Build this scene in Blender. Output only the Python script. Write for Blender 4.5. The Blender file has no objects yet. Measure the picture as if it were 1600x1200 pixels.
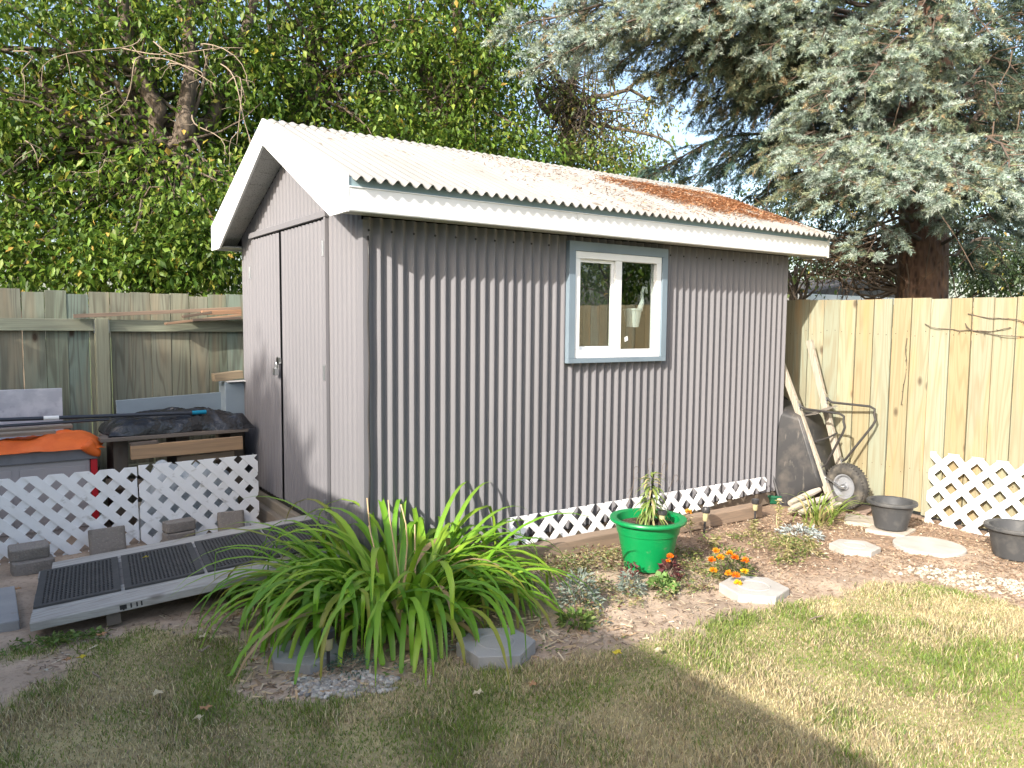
import bpy, bmesh, math, random
import numpy as np
from mathutils import Vector, Matrix, Quaternion
R = math.radians
random.seed(7)
rng = np.random.default_rng(11)
scn = bpy.context.scene

# ------------------------------------------------------------------ camera
FPX = 1199.34
CAM = np.array([-1.70991, -3.85771, 1.43603])
YAW, PITCH, ROLL = 0.6074, 0.0775, 0.0092
_F = np.array([math.sin(YAW)*math.cos(PITCH), math.cos(YAW)*math.cos(PITCH), -math.sin(PITCH)])
_r = np.array([math.cos(YAW), -math.sin(YAW), 0.0]); _u = np.cross(_r, _F)
_R = math.cos(ROLL)*_r+math.sin(ROLL)*_u; _U = -math.sin(ROLL)*_r+math.cos(ROLL)*_u
cd = bpy.data.cameras.new('camera'); cd.sensor_width = 36; cd.lens = FPX/1600*36
cd.clip_start = 0.05; cd.clip_end = 500
cam = bpy.data.objects.new('camera', cd); scn.collection.objects.link(cam)
m4 = Matrix.Identity(4)
for i in range(3):
    m4[i][0] = _R[i]; m4[i][1] = _U[i]; m4[i][2] = -_F[i]; m4[i][3] = CAM[i]
cam.matrix_world = m4
scn.camera = cam

# ------------------------------------------------------------------ light
SUN_DIR = Vector((-0.935, -0.355, 0.556)).normalized()      # towards the sun
w = bpy.data.worlds.new('World'); scn.world = w; w.use_nodes = True
nt = w.node_tree; nt.nodes.clear()
sky = nt.nodes.new('ShaderNodeTexSky'); sky.sky_type = 'NISHITA'; sky.sun_disc = False
sky.sun_elevation = math.asin(SUN_DIR.z); sky.sun_rotation = math.atan2(SUN_DIR.x, SUN_DIR.y)
sky.air_density = 1.0; sky.dust_density = 3.0; sky.ozone_density = 0.6
bg = nt.nodes.new('ShaderNodeBackground'); bg.inputs[1].default_value = 0.15
wo = nt.nodes.new('ShaderNodeOutputWorld')
nt.links.new(sky.outputs[0], bg.inputs[0]); nt.links.new(bg.outputs[0], wo.inputs[0])
sl = bpy.data.lights.new('sun', 'SUN'); sl.energy = 3.4; sl.angle = R(0.55); sl.color = (1.0, 0.94, 0.85)
so = bpy.data.objects.new('sun', sl); scn.collection.objects.link(so)
so.rotation_euler = SUN_DIR.to_track_quat('Z', 'Y').to_euler(); so.location = (-8, -4, 8)
scn.view_settings.view_transform = 'Standard'; scn.view_settings.look = 'None'
scn.view_settings.exposure = 1.36; scn.view_settings.gamma = 1
try:
    scn.cycles.max_bounces = 8; scn.cycles.transparent_max_bounces = 12
    scn.cycles.use_denoising = True
except Exception: pass

# ------------------------------------------------------------------ helpers
def spot(u, v, depth):
    """world point seen in the photograph at (u, v) and this far along the view axis"""
    return CAM+depth*(_F+_R*(u-800)/FPX-_U*(v-600)/FPX)
def on(u, v, ax, val):
    d = _F+_R*(u-800)/FPX-_U*(v-600)/FPX
    return CAM+d*(val-CAM[ax])/d[ax]
def s(r, g, b):
    f = lambda c: (c/255/12.92) if c <= 10 else ((c/255+0.055)/1.055)**2.4
    return (f(r), f(g), f(b))

def mat(name, col, rough=0.7, layers=(), bump=(), attr=None, metallic=0.0, spec=0.4, transl=0.0, grain=None, coat=0.0):
    m = bpy.data.materials.new(name); m.use_nodes = True
    t = m.node_tree; N = t.nodes; L = t.links
    b = N['Principled BSDF']; out = N['Material Output']
    b.inputs['Roughness'].default_value = rough; b.inputs['Metallic'].default_value = metallic
    b.inputs['Specular IOR Level'].default_value = spec
    if coat: b.inputs['Coat Weight'].default_value = coat; b.inputs['Coat Roughness'].default_value = 0.15
    tc = N.new('ShaderNodeTexCoord'); vec = tc.outputs['Object']
    if grain is not None:
        at = N.new('ShaderNodeAttribute'); at.attribute_name = 'Seed'
        sc_ = N.new('ShaderNodeVectorMath'); sc_.operation = 'SCALE'; sc_.inputs['Scale'].default_value = 1.0
        cmb = N.new('ShaderNodeCombineXYZ')
        for i in range(3): L.new(at.outputs['Fac'], cmb.inputs[i])
        add = N.new('ShaderNodeVectorMath'); add.operation = 'ADD'
        L.new(vec, add.inputs[0]); L.new(cmb.outputs[0], add.inputs[1]); vec = add.outputs[0]
    def tex(kind, scale, detail=4.0, rou=0.55, dist=0.0):
        mp = N.new('ShaderNodeMapping'); mp.inputs['Scale'].default_value = scale if hasattr(scale, '__len__') else (scale,)*3
        L.new(vec, mp.inputs[0])
        if kind == 'noise':
            n = N.new('ShaderNodeTexNoise'); n.inputs['Scale'].default_value = 1; n.inputs['Detail'].default_value = detail
            n.inputs['Roughness'].default_value = rou; n.inputs['Distortion'].default_value = dist
            L.new(mp.outputs[0], n.inputs['Vector']); return n.outputs['Fac']
        if kind == 'voronoi':
            n = N.new('ShaderNodeTexVoronoi'); n.inputs['Scale'].default_value = 1
            L.new(mp.outputs[0], n.inputs['Vector']); return n.outputs['Distance']
        if kind == 'rings':
            n = N.new('ShaderNodeTexNoise'); n.inputs['Scale'].default_value = 1; n.inputs['Detail'].default_value = 1.0
            L.new(mp.outputs[0], n.inputs['Vector'])
            q = N.new('ShaderNodeMath'); q.operation = 'MULTIPLY'; q.inputs[1].default_value = 70; L.new(n.outputs['Fac'], q.inputs[0])
            q2 = N.new('ShaderNodeMath'); q2.operation = 'SINE'; L.new(q.outputs[0], q2.inputs[0])
            q3 = N.new('ShaderNodeMath'); q3.operation = 'MULTIPLY_ADD'; q3.inputs[1].default_value = .5; q3.inputs[2].default_value = .5
            L.new(q2.outputs[0], q3.inputs[0]); return q3.outputs[0]
    if attr:
        a = N.new('ShaderNodeAttribute'); a.attribute_name = attr; cur = a.outputs['Color']
    else:
        rgb = N.new('ShaderNodeRGB'); rgb.outputs[0].default_value = (*col, 1); cur = rgb.outputs[0]
    for ly in layers:
        kind, scale, c2, lo, hi, fac = ly[:6]; mode = ly[6] if len(ly) > 6 else 'MIX'; det = ly[7] if len(ly) > 7 else 4.0
        f = tex(kind, scale, det)
        mr = N.new('ShaderNodeMapRange'); mr.inputs['From Min'].default_value = lo; mr.inputs['From Max'].default_value = hi
        mr.inputs['To Max'].default_value = fac; L.new(f, mr.inputs[0])
        mx = N.new('ShaderNodeMix'); mx.data_type = 'RGBA'; mx.blend_type = mode
        L.new(mr.outputs[0], mx.inputs[0]); L.new(cur, mx.inputs[6]); mx.inputs[7].default_value = (*c2, 1); cur = mx.outputs[2]
    L.new(cur, b.inputs['Base Color'])
    last = None
    for kind, scale, strength, dist in bump:
        f = tex(kind, scale, 5.0)
        bp = N.new('ShaderNodeBump'); bp.inputs['Strength'].default_value = strength; bp.inputs['Distance'].default_value = dist
        L.new(f, bp.inputs['Height'])
        if last: L.new(last, bp.inputs['Normal'])
        last = bp.outputs[0]
    if last: L.new(last, b.inputs['Normal'])
    if transl:
        tr = N.new('ShaderNodeBsdfTranslucent'); L.new(cur, tr.inputs['Color'])
        ms = N.new('ShaderNodeMixShader'); ms.inputs[0].default_value = transl
        L.new(b.outputs[0], ms.inputs[1]); L.new(tr.outputs[0], ms.inputs[2]); L.new(ms.outputs[0], out.inputs[0])
    return m

class MB:
    """collects shapes in world space; build() links them as one mesh object"""
    def __init__(self): self.v = []; self.f = []; self.c = []; self.sd = []; self.hascol = False
    def add(self, vs, fs, col=None, seed=None):
        o = len(self.v); self.v.extend([tuple(float(q) for q in p) for p in vs])
        self.f.extend([tuple(i+o for i in f) for f in fs])
        if col is not None: self.hascol = True
        self.c.extend([(*(col if col is not None else (1, 1, 1)), 1)]*len(vs)); self.sd.extend([seed if seed is not None else 0.0]*len(vs))
        return self
    def box(self, lo, hi, col=None, seed=None):
        x0, y0, z0 = lo; x1, y1, z1 = hi
        return self.add([(x0,y0,z0),(x1,y0,z0),(x1,y1,z0),(x0,y1,z0),(x0,y0,z1),(x1,y0,z1),(x1,y1,z1),(x0,y1,z1)],
            [(0,3,2,1),(4,5,6,7),(0,1,5,4),(1,2,6,5),(2,3,7,6),(3,0,4,7)], col, seed)
    def bar(self, p0, p1, w_, h, up=(0, 0, 1), col=None, seed=None):
        """box from p0 to p1, w_ wide sideways and h along up, centred on the line"""
        p0 = Vector(p0); p1 = Vector(p1); d = (p1-p0).normalized(); up = Vector(up)
        sd = d.cross(up).normalized(); up = sd.cross(d).normalized()
        vs = []
        for p in (p0, p1):
            for a, b_ in ((-1,-1),(1,-1),(1,1),(-1,1)): vs.append(p+sd*(a*w_/2)+up*(b_*h/2))
        return self.add(vs, [(0,1,2,3),(7,6,5,4),(0,4,5,1),(1,5,6,2),(2,6,7,3),(3,7,4,0)], col, seed)
    def tube(self, pts, rad, n=8, col=None, cap=True):
        pts = [Vector(p) for p in pts]
        if not hasattr(rad, '__len__'): rad = [rad]*len(pts)
        vs = []; fs = []; prev = None
        for i, p in enumerate(pts):
            t = (pts[min(i+1, len(pts)-1)]-pts[max(i-1, 0)])
            t = t.normalized() if t.length > 1e-9 else Vector((0,0,1))
            if prev is None:
                a = t.orthogonal().normalized()
            else:
                a = (prev-t*prev.dot(t)); a = a.normalized() if a.length > 1e-6 else t.orthogonal().normalized()
            prev = a; b_ = t.cross(a)
            for k in range(n):
                th = 2*math.pi*k/n; vs.append(p+a*(math.cos(th)*rad[i])+b_*(math.sin(th)*rad[i]))
        for i in range(len(pts)-1):
            for k in range(n):
                fs.append((i*n+k, i*n+(k+1)%n, (i+1)*n+(k+1)%n, (i+1)*n+k))
        if cap:
            fs.append(tuple(range(n-1, -1, -1))); fs.append(tuple(range((len(pts)-1)*n, len(pts)*n)))
        return self.add(vs, fs, col)
    def lathe(self, prof, c, axis=(0, 0, 1), n=32, col=None, closed=False):
        c = Vector(c); ax = Vector(axis).normalized(); a = ax.orthogonal().normalized(); b_ = ax.cross(a)
        vs = []; fs = []; k = len(prof)
        for j in range(n):
            th = 2*math.pi*j/n; d = a*math.cos(th)+b_*math.sin(th)
            for r_, z in prof: vs.append(c+d*r_+ax*z)
        for j in range(n):
            j2 = (j+1) % n
            for i in range(k if closed else k-1):
                i2 = (i+1) % k
                fs.append((j*k+i, j2*k+i, j2*k+i2, j*k+i2))
        return self.add(vs, fs, col)
    def prism(self, outline, z0, z1, col=None, seed=None):
        n = len(outline)
        vs = [(x, y, z0) for x, y in outline]+[(x, y, z1) for x, y in outline]
        fs = [tuple(range(n-1, -1, -1)), tuple(range(n, 2*n))]+[(i, (i+1) % n, n+(i+1) % n, n+i) for i in range(n)]
        return self.add(vs, fs, col, seed)
    def sheet(self, grid, col=None):
        """grid[i][j] points"""
        ni = len(grid); nj = len(grid[0]); vs = [p for row in grid for p in row]
        return self.add(vs, [(i*nj+j, i*nj+j+1, (i+1)*nj+j+1, (i+1)*nj+j) for i in range(ni-1) for j in range(nj-1)], col)
    def build(self, name, m, parent=None, smooth=False, origin=None, bevel=0.0, solid=0.0, angle=35, fixn=True):
        o0 = Vector(parent_loc(parent)) if parent else (Vector(origin) if origin is not None else Vector((0,0,0)))
        me = bpy.data.meshes.new(name)
        me.from_pydata([(x-o0.x, y-o0.y, z-o0.z) for x, y, z in self.v], [], self.f)
        if self.hascol:
            a = me.color_attributes.new('Col', 'FLOAT_COLOR', 'POINT'); a.data.foreach_set('color', np.array(self.c, 'f').ravel())
        if any(self.sd):
            a = me.attributes.new('Seed', 'FLOAT', 'POINT'); a.data.foreach_set('value', np.array(self.sd, 'f'))
        if fixn:
            bm = bmesh.new(); bm.from_mesh(me); bmesh.ops.recalc_face_normals(bm, faces=bm.faces); bm.to_mesh(me); bm.free()
        return link(name, me, m, parent, smooth, o0, bevel, solid, angle)

def parent_loc(p):
    v = Vector(p.location)
    while p.parent: p = p.parent; v = v+p.location
    return v
def link(name, me, m, parent, smooth, o0, bevel=0, solid=0, angle=35):
    if m: me.materials.append(m)
    o = bpy.data.objects.new(name, me); scn.collection.objects.link(o)
    if parent: o.parent = parent
    else: o.location = o0
    if smooth:
        me.polygons.foreach_set('use_smooth', [True]*len(me.polygons))
        if smooth == 'angle': me.set_sharp_from_angle(angle=R(angle))
    if solid:
        md = o.modifiers.new('solid', 'SOLIDIFY'); md.thickness = solid; md.offset = 0
    if bevel:
        md = o.modifiers.new('bevel', 'BEVEL'); md.width = bevel; md.segments = 2; md.limit_method = 'ANGLE'; md.angle_limit = R(40)
    return o
def np_mesh(name, V, F, m, parent=None, col=None, origin=(0, 0, 0), smooth=False):
    """fast mesh of equal polygons from numpy arrays"""
    o0 = np.array(parent_loc(parent)) if parent else np.array(origin)
    V = (V-o0).astype('f'); me = bpy.data.meshes.new(name)
    k = F.shape[1]; me.vertices.add(len(V)); me.vertices.foreach_set('co', V.ravel())
    me.loops.add(F.size); me.loops.foreach_set('vertex_index', F.ravel().astype('i'))
    me.polygons.add(len(F)); me.polygons.foreach_set('loop_start', np.arange(0, F.size, k, dtype='i'))
    me.update(calc_edges=True)
    if col is not None:
        a = me.color_attributes.new('Col', 'FLOAT_COLOR', 'POINT')
        c4 = np.ones((len(V), 4), 'f'); c4[:, :3] = col; a.data.foreach_set('color', c4.ravel())
    return link(name, me, m, parent, smooth, Vector(o0))
def thing(name, label, cat, loc=(0, 0, 0), group=None):
    o = bpy.data.objects.new(name, None); scn.collection.objects.link(o); o.location = loc; o.empty_display_size = 0.1
    return tag(o, label, cat, group)
def tag(o, label=None, cat=None, group=None, kind=None):
    if label: o['label'] = label
    if cat: o['category'] = cat
    if group: o['group'] = group
    if kind: o['kind'] = kind
    return o
def copy_tree(o, loc=None, parent=None, rotz=None, scale=None):
    c = o.copy(); scn.collection.objects.link(c); c.parent = parent
    if loc is not None: c.location = loc
    if rotz is not None: c.rotation_euler.z = rotz
    if scale is not None: c.scale = (scale,)*3
    for ch in list(o.children): copy_tree(ch, parent=c)
    return c
def curve(p0, p1, sag=0.0, n=8, wob=0.0, up=0.0):
    p0 = np.array(p0, float); p1 = np.array(p1, float); out = []
    k = np.random.default_rng(int(abs(p0.sum()*997+p1.sum()*331))+1)
    w1 = k.normal(0, 1, 3)*wob; w2 = k.normal(0, 1, 3)*wob
    for i in range(n+1):
        t = i/n; p = p0+(p1-p0)*t
        p = p+np.array((0, 0, 1))*(4*t*(1-t)*(up-sag))+w1*math.sin(math.pi*t)+w2*math.sin(2*math.pi*t)*.6
        out.append(p)
    return out

# ------------------------------------------------------------------ materials
M = {}
M['siding'] = mat('siding_paint', (.172, .167, .177), .62, [('noise', (1.5, 1.5, .6), (.152, .149, .158), .4, .7, .6), ('noise', (30, 30, 3), (.192, .186, .195), .55, .8, .35)])
M['white'] = mat('white_metal', (.80, .80, .79), .45, [('noise', (1.2, 1.2, 6), (.66, .65, .62), .52, .75, .5)])
M['vinyl'] = mat('white_vinyl', (.80, .81, .81), .42, [('noise', 9, (.66, .66, .63), .5, .8, .4)])
M['teal'] = mat('bluegrey_paint', (.26, .36, .40), .6, [('noise', (4, 4, 12), (.20, .29, .31), .45, .7, .7)])
M['soffit'] = mat('soffit_metal', (.50, .50, .47), .6, [('voronoi', 90, (.16, .16, .15), .38, .2, .8)])
M['roof'] = mat('fibreglass_roof', (.262, .257, .243), .7, [('noise', (2.2, 1.0, 1), (.21, .20, .18), .45, .72, .8), ('noise', (34, 4, 5), (.12, .09, .06), .64, .70, .85), ('noise', (60, 60, 60), (.33, .29, .23), .56, .72, .6)])
M['needle_litter'] = mat('needle_litter', (.4, .2, .1), .9, attr='Col')
M['dark'] = mat('dark_interior', (.035, .035, .035), .9)
M['steel'] = mat('zinc_steel', (.55, .56, .57), .35, metallic=1.0)
M['blacksteel'] = mat('black_steel', (.035, .033, .032), .45, [('noise', 14, (.10, .07, .05), .55, .8, .6)], spec=.5)
def wood(name, along, base_attr='Col', dark=(.16, .11, .06), rough=.8, knots=.9, ring=.45, col=(.4, .33, .2), stain=None, use_attr=True):
    sc = [7.5, 7.5, 7.5]; sc[along] = .55
    sf = [140, 140, 140]; sf[along] = 4
    kn = [5.2, 5.2, 5.2]; kn[along] = 2.6
    ly = [('rings', tuple(sc), dark, .5, 1.0, ring*.55), ('noise', tuple(sf), dark, .45, .8, .45)]
    if stain: ly.append(('noise', (9, 9, 1.1), stain, .52, .74, .85))
    if knots: ly.append(('voronoi', tuple(kn), (.07, .045, .03), .125, .05, min(1, knots*.85)))
    return mat(name, col, rough, ly, [('noise', tuple(sf), .25, .004)], attr=base_attr if use_attr else None, grain=True, spec=.25)
M['fence'] = wood('treated_fence_wood', 2, stain=(.40, .25, .11), dark=(.20, .14, .07), ring=.6)
M['fence_old'] = wood('weathered_fence_wood', 2, dark=(.085, .075, .055), stain=(.33, .28, .19), ring=.85, knots=1.1)
M['woodx'] = wood('weathered_board_wood', 0, dark=(.13, .11, .09), use_attr=True, knots=.6)
M['woody'] = wood('weathered_board_wood_y', 1, dark=(.13, .11, .09), use_attr=True, knots=.6)
M['woodz'] = wood('weathered_board_wood_z', 2, dark=(.13, .10, .07), use_attr=True, knots=.5)
M['rubber'] = mat('black_rubber', (.056, .056, .055), .75, [('noise', 18, (.11, .105, .10), .5, .8, .55)])
M['tyre'] = mat('dusty_tyre_rubber', (.045, .043, .040), .85, [('noise', 16, (.20, .175, .14), .45, .75, .6)])
M['blackplastic'] = mat('black_poly', (.035, .035, .037), .40, [('noise', 5, (.15, .13, .11), .48, .72, .6), ('noise', (30, 30, 8), (.20, .18, .15), .62, .74, .5)])
M['potblack'] = mat('grey_black_plastic', (.055, .057, .060), .55, [('noise', 12, (.15, .145, .135), .48, .75, .6)])
M['green'] = mat('green_plastic', (.002, .22, .06), .35, [('noise', 10, (.03, .26, .10), .55, .8, .5), ('noise', (16, 16, 26), (.17, .20, .13), .66, .74, .55, 'MIX', 8.0)], spec=.5)
M['bag'] = mat('black_bag_plastic', (.013, .014, .017), .17, [('noise', 5, (.03, .03, .035), .5, .8, .6)], [('noise', (12, 30, 16), .7, .03)], spec=.6)
M['orange'] = mat('orange_tarp', (.80, .16, .025), .5, [('noise', 8, (.66, .11, .02), .45, .7, .6)], [('noise', (16, 16, 30), .35, .015)])
M['concrete'] = mat('grey_concrete', (.33, .325, .315), .9, [('noise', 4, (.22, .225, .23), .4, .7, .7), ('noise', 160, (.42, .42, .41), .6, .75, .6), ('noise', (9, 9, 9), (.2, .13, .07), .66, .74, .6)], [('noise', 120, .3, .004)])
M['pale_concrete'] = mat('pale_concrete', (.44, .42, .385), .9, [('noise', 7, (.33, .305, .265), .45, .7, .7), ('noise', 140, (.52, .50, .46), .6, .75, .6)], [('noise', 110, .3, .004)])
M['block'] = mat('pebbled_paver', (.235, .21, .185), .95, [('voronoi', 75, (.33, .30, .25), .35, .1, .7), ('noise', 8, (.12, .115, .10), .5, .75, .7)], [('voronoi', 75, .6, .006)])
M['marble'] = mat('marble_tile', (.46, .47, .52), .35, [('noise', (7, 7, 9), (.62, .62, .66), .45, .62, .9, 'MIX', 8.0), ('noise', (14, 14, 12), (.32, .32, .38), .58, .66, .6, 'MIX', 8.0)])
M['boxgrey'] = mat('beige_plastic', (.43, .40, .395), .5, [('noise', 5, (.36, .34, .335), .45, .7, .5)])
M['lidgrey'] = mat('grey_lid_plastic', (.23, .235, .255), .5, [('noise', 8, (.16, .16, .17), .45, .7, .6)])
M['red'] = mat('red_plastic', (.55, .015, .025), .45)
M['greyboard'] = mat('bluegrey_board', (.26, .32, .37), .6, [('noise', (3, 3, 8), (.21, .26, .30), .45, .7, .6)])
M['polemat'] = mat('dark_pole', (.045, .05, .062), .35, metallic=.3)
M['blueplastic'] = mat('blue_grip', (.0, .20, .34), .5)
M['leaf'] = mat('tree_leaf', (.1, .2, .04), .48, attr='Col', transl=.34, spec=.35)
M['leafdry'] = mat('dry_leaf', (.45, .3, .12), .8, attr='Col', transl=.15)
M['needle'] = mat('spruce_needle', (.2, .28, .25), .6, attr='Col', transl=.12, spec=.3)
M['blade'] = mat('daylily_leaf', (.1, .3, .03), .38, attr='Col', transl=.36, spec=.45)
M['grass'] = mat('grass_blade', (.3, .3, .1), .8, attr='Col', transl=.2, spec=.15)
M['bark'] = mat('maple_bark', (.15, .115, .085), .95, [('noise', (16, 16, 3), (.05, .04, .032), .42, .62, .9), ('noise', 5, (.24, .20, .15), .55, .75, .6)], [('noise', (18, 18, 4), .9, .03)])
M['twig'] = mat('pale_twig', (.24, .19, .14), .9)
M['sprucebark'] = mat('spruce_bark', (.15, .088, .060), .95, [('voronoi', (26, 26, 9), (.045, .026, .02), .42, .12, .9), ('noise', 7, (.28, .16, .09), .52, .75, .8)], [('voronoi', (26, 26, 9), 1.0, .03)])
M['soil'] = mat('potting_soil', (.07, .048, .034), .95, [('noise', 60, (.22, .17, .12), .55, .7, .8)], [('noise', 70, .8, .02)])
M['chip'] = mat('ground_litter', (.3, .2, .1), .95, attr='Col')
M['pebble'] = mat('pebble_stone', (.4, .38, .34), .8, attr='Col')
M['flower'] = mat('marigold_petal', (.8, .3, .02), .6, attr='Col', transl=.25)
M['plant'] = mat('small_plant_leaf', (.1, .2, .05), .6, attr='Col', transl=.3)
M['clear'] = mat('clear_sheet_plastic', (.46, .52, .56), .22, [('noise', 9, (.62, .66, .68), .5, .7, .7)], [('noise', 18, .6, .02)], transl=.3)
M['wallhouse'] = mat('house_siding', (.62, .60, .55), .7, [('noise', (.6, .6, 14), (.5, .48, .44), .45, .7, .5)])
M['shingle'] = mat('house_shingle', (.09, .085, .08), .95, [('noise', 30, (.15, .14, .13), .5, .7, .7)])
M['lattice'] = mat('lattice_vinyl', (.80, .81, .81), .42, [('noise', 9, (.64, .64, .61), .5, .8, .5), ('noise', (11, 11, 16), (.26, .23, .18), .60, .70, .55, 'MIX', 8.0)])
gm = bpy.data.materials.new('window_glass'); gm.use_nodes = True
_n = gm.node_tree.nodes; _l = gm.node_tree.links; _n.clear()
_o = _n.new('ShaderNodeOutputMaterial'); _x = _n.new('ShaderNodeMixShader'); _t = _n.new('ShaderNodeBsdfTransparent'); _g = _n.new('ShaderNodeBsdfGlossy')
_t.inputs[0].default_value = (.80, .84, .82, 1); _g.inputs['Roughness'].default_value = 0.0; _g.inputs['Color'].default_value = (.9, .95, .95, 1)
_fr = _n.new('ShaderNodeFresnel'); _fr.inputs[0].default_value = 1.5
_m = _n.new('ShaderNodeMath'); _m.operation = 'ADD'; _m.inputs[1].default_value = .12; _l.new(_fr.outputs[0], _m.inputs[0])
_ge = _n.new('ShaderNodeNewGeometry'); _iv = _n.new('ShaderNodeMath'); _iv.operation = 'SUBTRACT'; _iv.inputs[0].default_value = 1.0; _l.new(_ge.outputs['Backfacing'], _iv.inputs[1])
_mm = _n.new('ShaderNodeMath'); _mm.operation = 'MULTIPLY'; _l.new(_m.outputs[0], _mm.inputs[0]); _l.new(_iv.outputs[0], _mm.inputs[1])   # one reflection per pane: outer face only
_l.new(_mm.outputs[0], _x.inputs[0]); _l.new(_t.outputs[0], _x.inputs[1]); _l.new(_g.outputs[0], _x.inputs[2]); _l.new(_x.outputs[0], _o.inputs[0])
M['glass'] = gm

# ------------------------------------------------------------------ ground
BED = np.array([(-1.62, .02), (-1.2, -.02), (-.85, -.18), (-.72, -.45), (-.82, -.72), (-.88, -1.0), (-.62, -1.17), (-.35, -1.16), (-.15, -1.10), (.02, -1.34),
    (.3, -1.40), (.6, -1.42), (1.06, -1.50), (1.4, -1.47), (1.75, -1.50), (2.3, -1.56), (2.62, -1.72), (2.72, -1.98), (2.62, -2.3), (2.55, -2.8), (2.7, -3.4), (4.3, -4.0), (4.3, 2.8), (-4.5, 2.8), (-4.5, .25), (-2.2, .1)])
LOWD = np.array([(-1.95, .05), (-1.40, -.08), (-1.25, -.22), (-1.58, -.45), (-1.78, -.8), (-2.1, -1.1), (-2.7, -.9)])   # worn patch beside the slab
def vnoise(x, y, f, seed):
    xs = x*f+seed*13.7; ys = y*f+seed*7.3
    xi = np.floor(xs).astype(int); yi = np.floor(ys).astype(int); fx = xs-xi; fy = ys-yi
    fx = fx*fx*(3-2*fx); fy = fy*fy*(3-2*fy)
    def h(a, b):
        q = np.sin(a*127.1+b*311.7+seed*74.7)*43758.5453; return q-np.floor(q)
    return (h(xi, yi)*(1-fx)+h(xi+1, yi)*fx)*(1-fy)+(h(xi, yi+1)*(1-fx)+h(xi+1, yi+1)*fx)*fy
def sdist(x, y, P):
    """signed distance, positive inside the polygon"""
    ins = np.zeros(x.shape, bool); dm = np.full(x.shape, 1e9)
    for i in range(len(P)):
        a = P[i]; b = P[(i+1) % len(P)]
        c = ((a[1] > y) != (b[1] > y)) & (x < (b[0]-a[0])*(y-a[1])/(b[1]-a[1]+1e-12)+a[0]); ins ^= c
        d = b-a; t = np.clip(((x-a[0])*d[0]+(y-a[1])*d[1])/(d@d), 0, 1)
        dm = np.minimum(dm, np.hypot(x-a[0]-t*d[0], y-a[1]-t*d[1]))
    return np.where(ins, dm, -dm)
def bedness(x, y):
    e = (vnoise(x, y, 6, 1)-.5)*.16+(vnoise(x, y, 17, 2)-.5)*.08+(vnoise(x, y, 40, 3)-.5)*.05
    d = np.maximum(sdist(x, y, BED), sdist(x, y, LOWD)-.05)+e
    return np.clip(d/.09+.5, 0, 1)
def gheight(x, y):
    b = np.clip(sdist(x, y, BED)/.25, 0, 1)
    return (vnoise(x, y, 1.3, 4)-.5)*.016+(vnoise(x, y, 7, 5)-.5)*.010*(.4+b)+b*(vnoise(x, y, 18, 6)-.5)*.014-.004
gx = np.concatenate([-np.geomspace(60, 3.6, 14), np.arange(-3.4, 4.6, .028), np.geomspace(4.7, 60, 14)])
gy = np.concatenate([-np.geomspace(60, 5.2, 12), np.arange(-5.0, 2.9, .028), np.geomspace(3.0, 70, 16)])
X, Y = np.meshgrid(gx, gy, indexing='ij'); near = (X > -4) & (X < 5) & (Y > -5.5) & (Y < 3.2)
Z = np.where(near, gheight(X, Y), -.004)
bd = np.where(near, bedness(X, Y), 0)
soilc = np.array((.43, .33, .245)); grassc = np.array((.33, .275, .14))
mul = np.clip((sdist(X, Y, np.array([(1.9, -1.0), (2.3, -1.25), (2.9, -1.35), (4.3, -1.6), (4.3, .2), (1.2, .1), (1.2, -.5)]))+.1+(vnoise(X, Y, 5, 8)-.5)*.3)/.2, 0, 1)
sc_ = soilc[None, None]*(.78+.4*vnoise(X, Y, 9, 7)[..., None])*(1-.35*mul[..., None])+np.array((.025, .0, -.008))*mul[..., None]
litter = np.clip(1-np.hypot((X-.05)/.75, (Y+.45)/.75), 0, 1)[..., None]*1.3  # soil colour darkens smoothly towards the daylily's centre
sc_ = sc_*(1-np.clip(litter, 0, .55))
gc = grassc[None, None]*(.65+.7*vnoise(X, Y, 5, 9)[..., None])
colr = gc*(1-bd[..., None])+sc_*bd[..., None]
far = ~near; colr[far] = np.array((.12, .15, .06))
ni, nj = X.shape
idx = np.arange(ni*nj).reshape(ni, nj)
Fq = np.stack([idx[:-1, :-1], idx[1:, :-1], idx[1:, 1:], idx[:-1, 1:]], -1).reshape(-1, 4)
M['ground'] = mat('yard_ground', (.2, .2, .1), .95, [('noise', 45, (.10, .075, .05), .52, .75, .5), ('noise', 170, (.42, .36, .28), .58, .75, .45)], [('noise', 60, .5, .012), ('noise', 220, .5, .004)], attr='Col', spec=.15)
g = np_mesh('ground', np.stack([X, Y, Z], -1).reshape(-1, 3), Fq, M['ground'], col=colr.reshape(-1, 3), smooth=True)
tag(g, kind='structure')
def gz(x, y): return float(gheight(np.array([x]), np.array([y]))[0])

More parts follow.
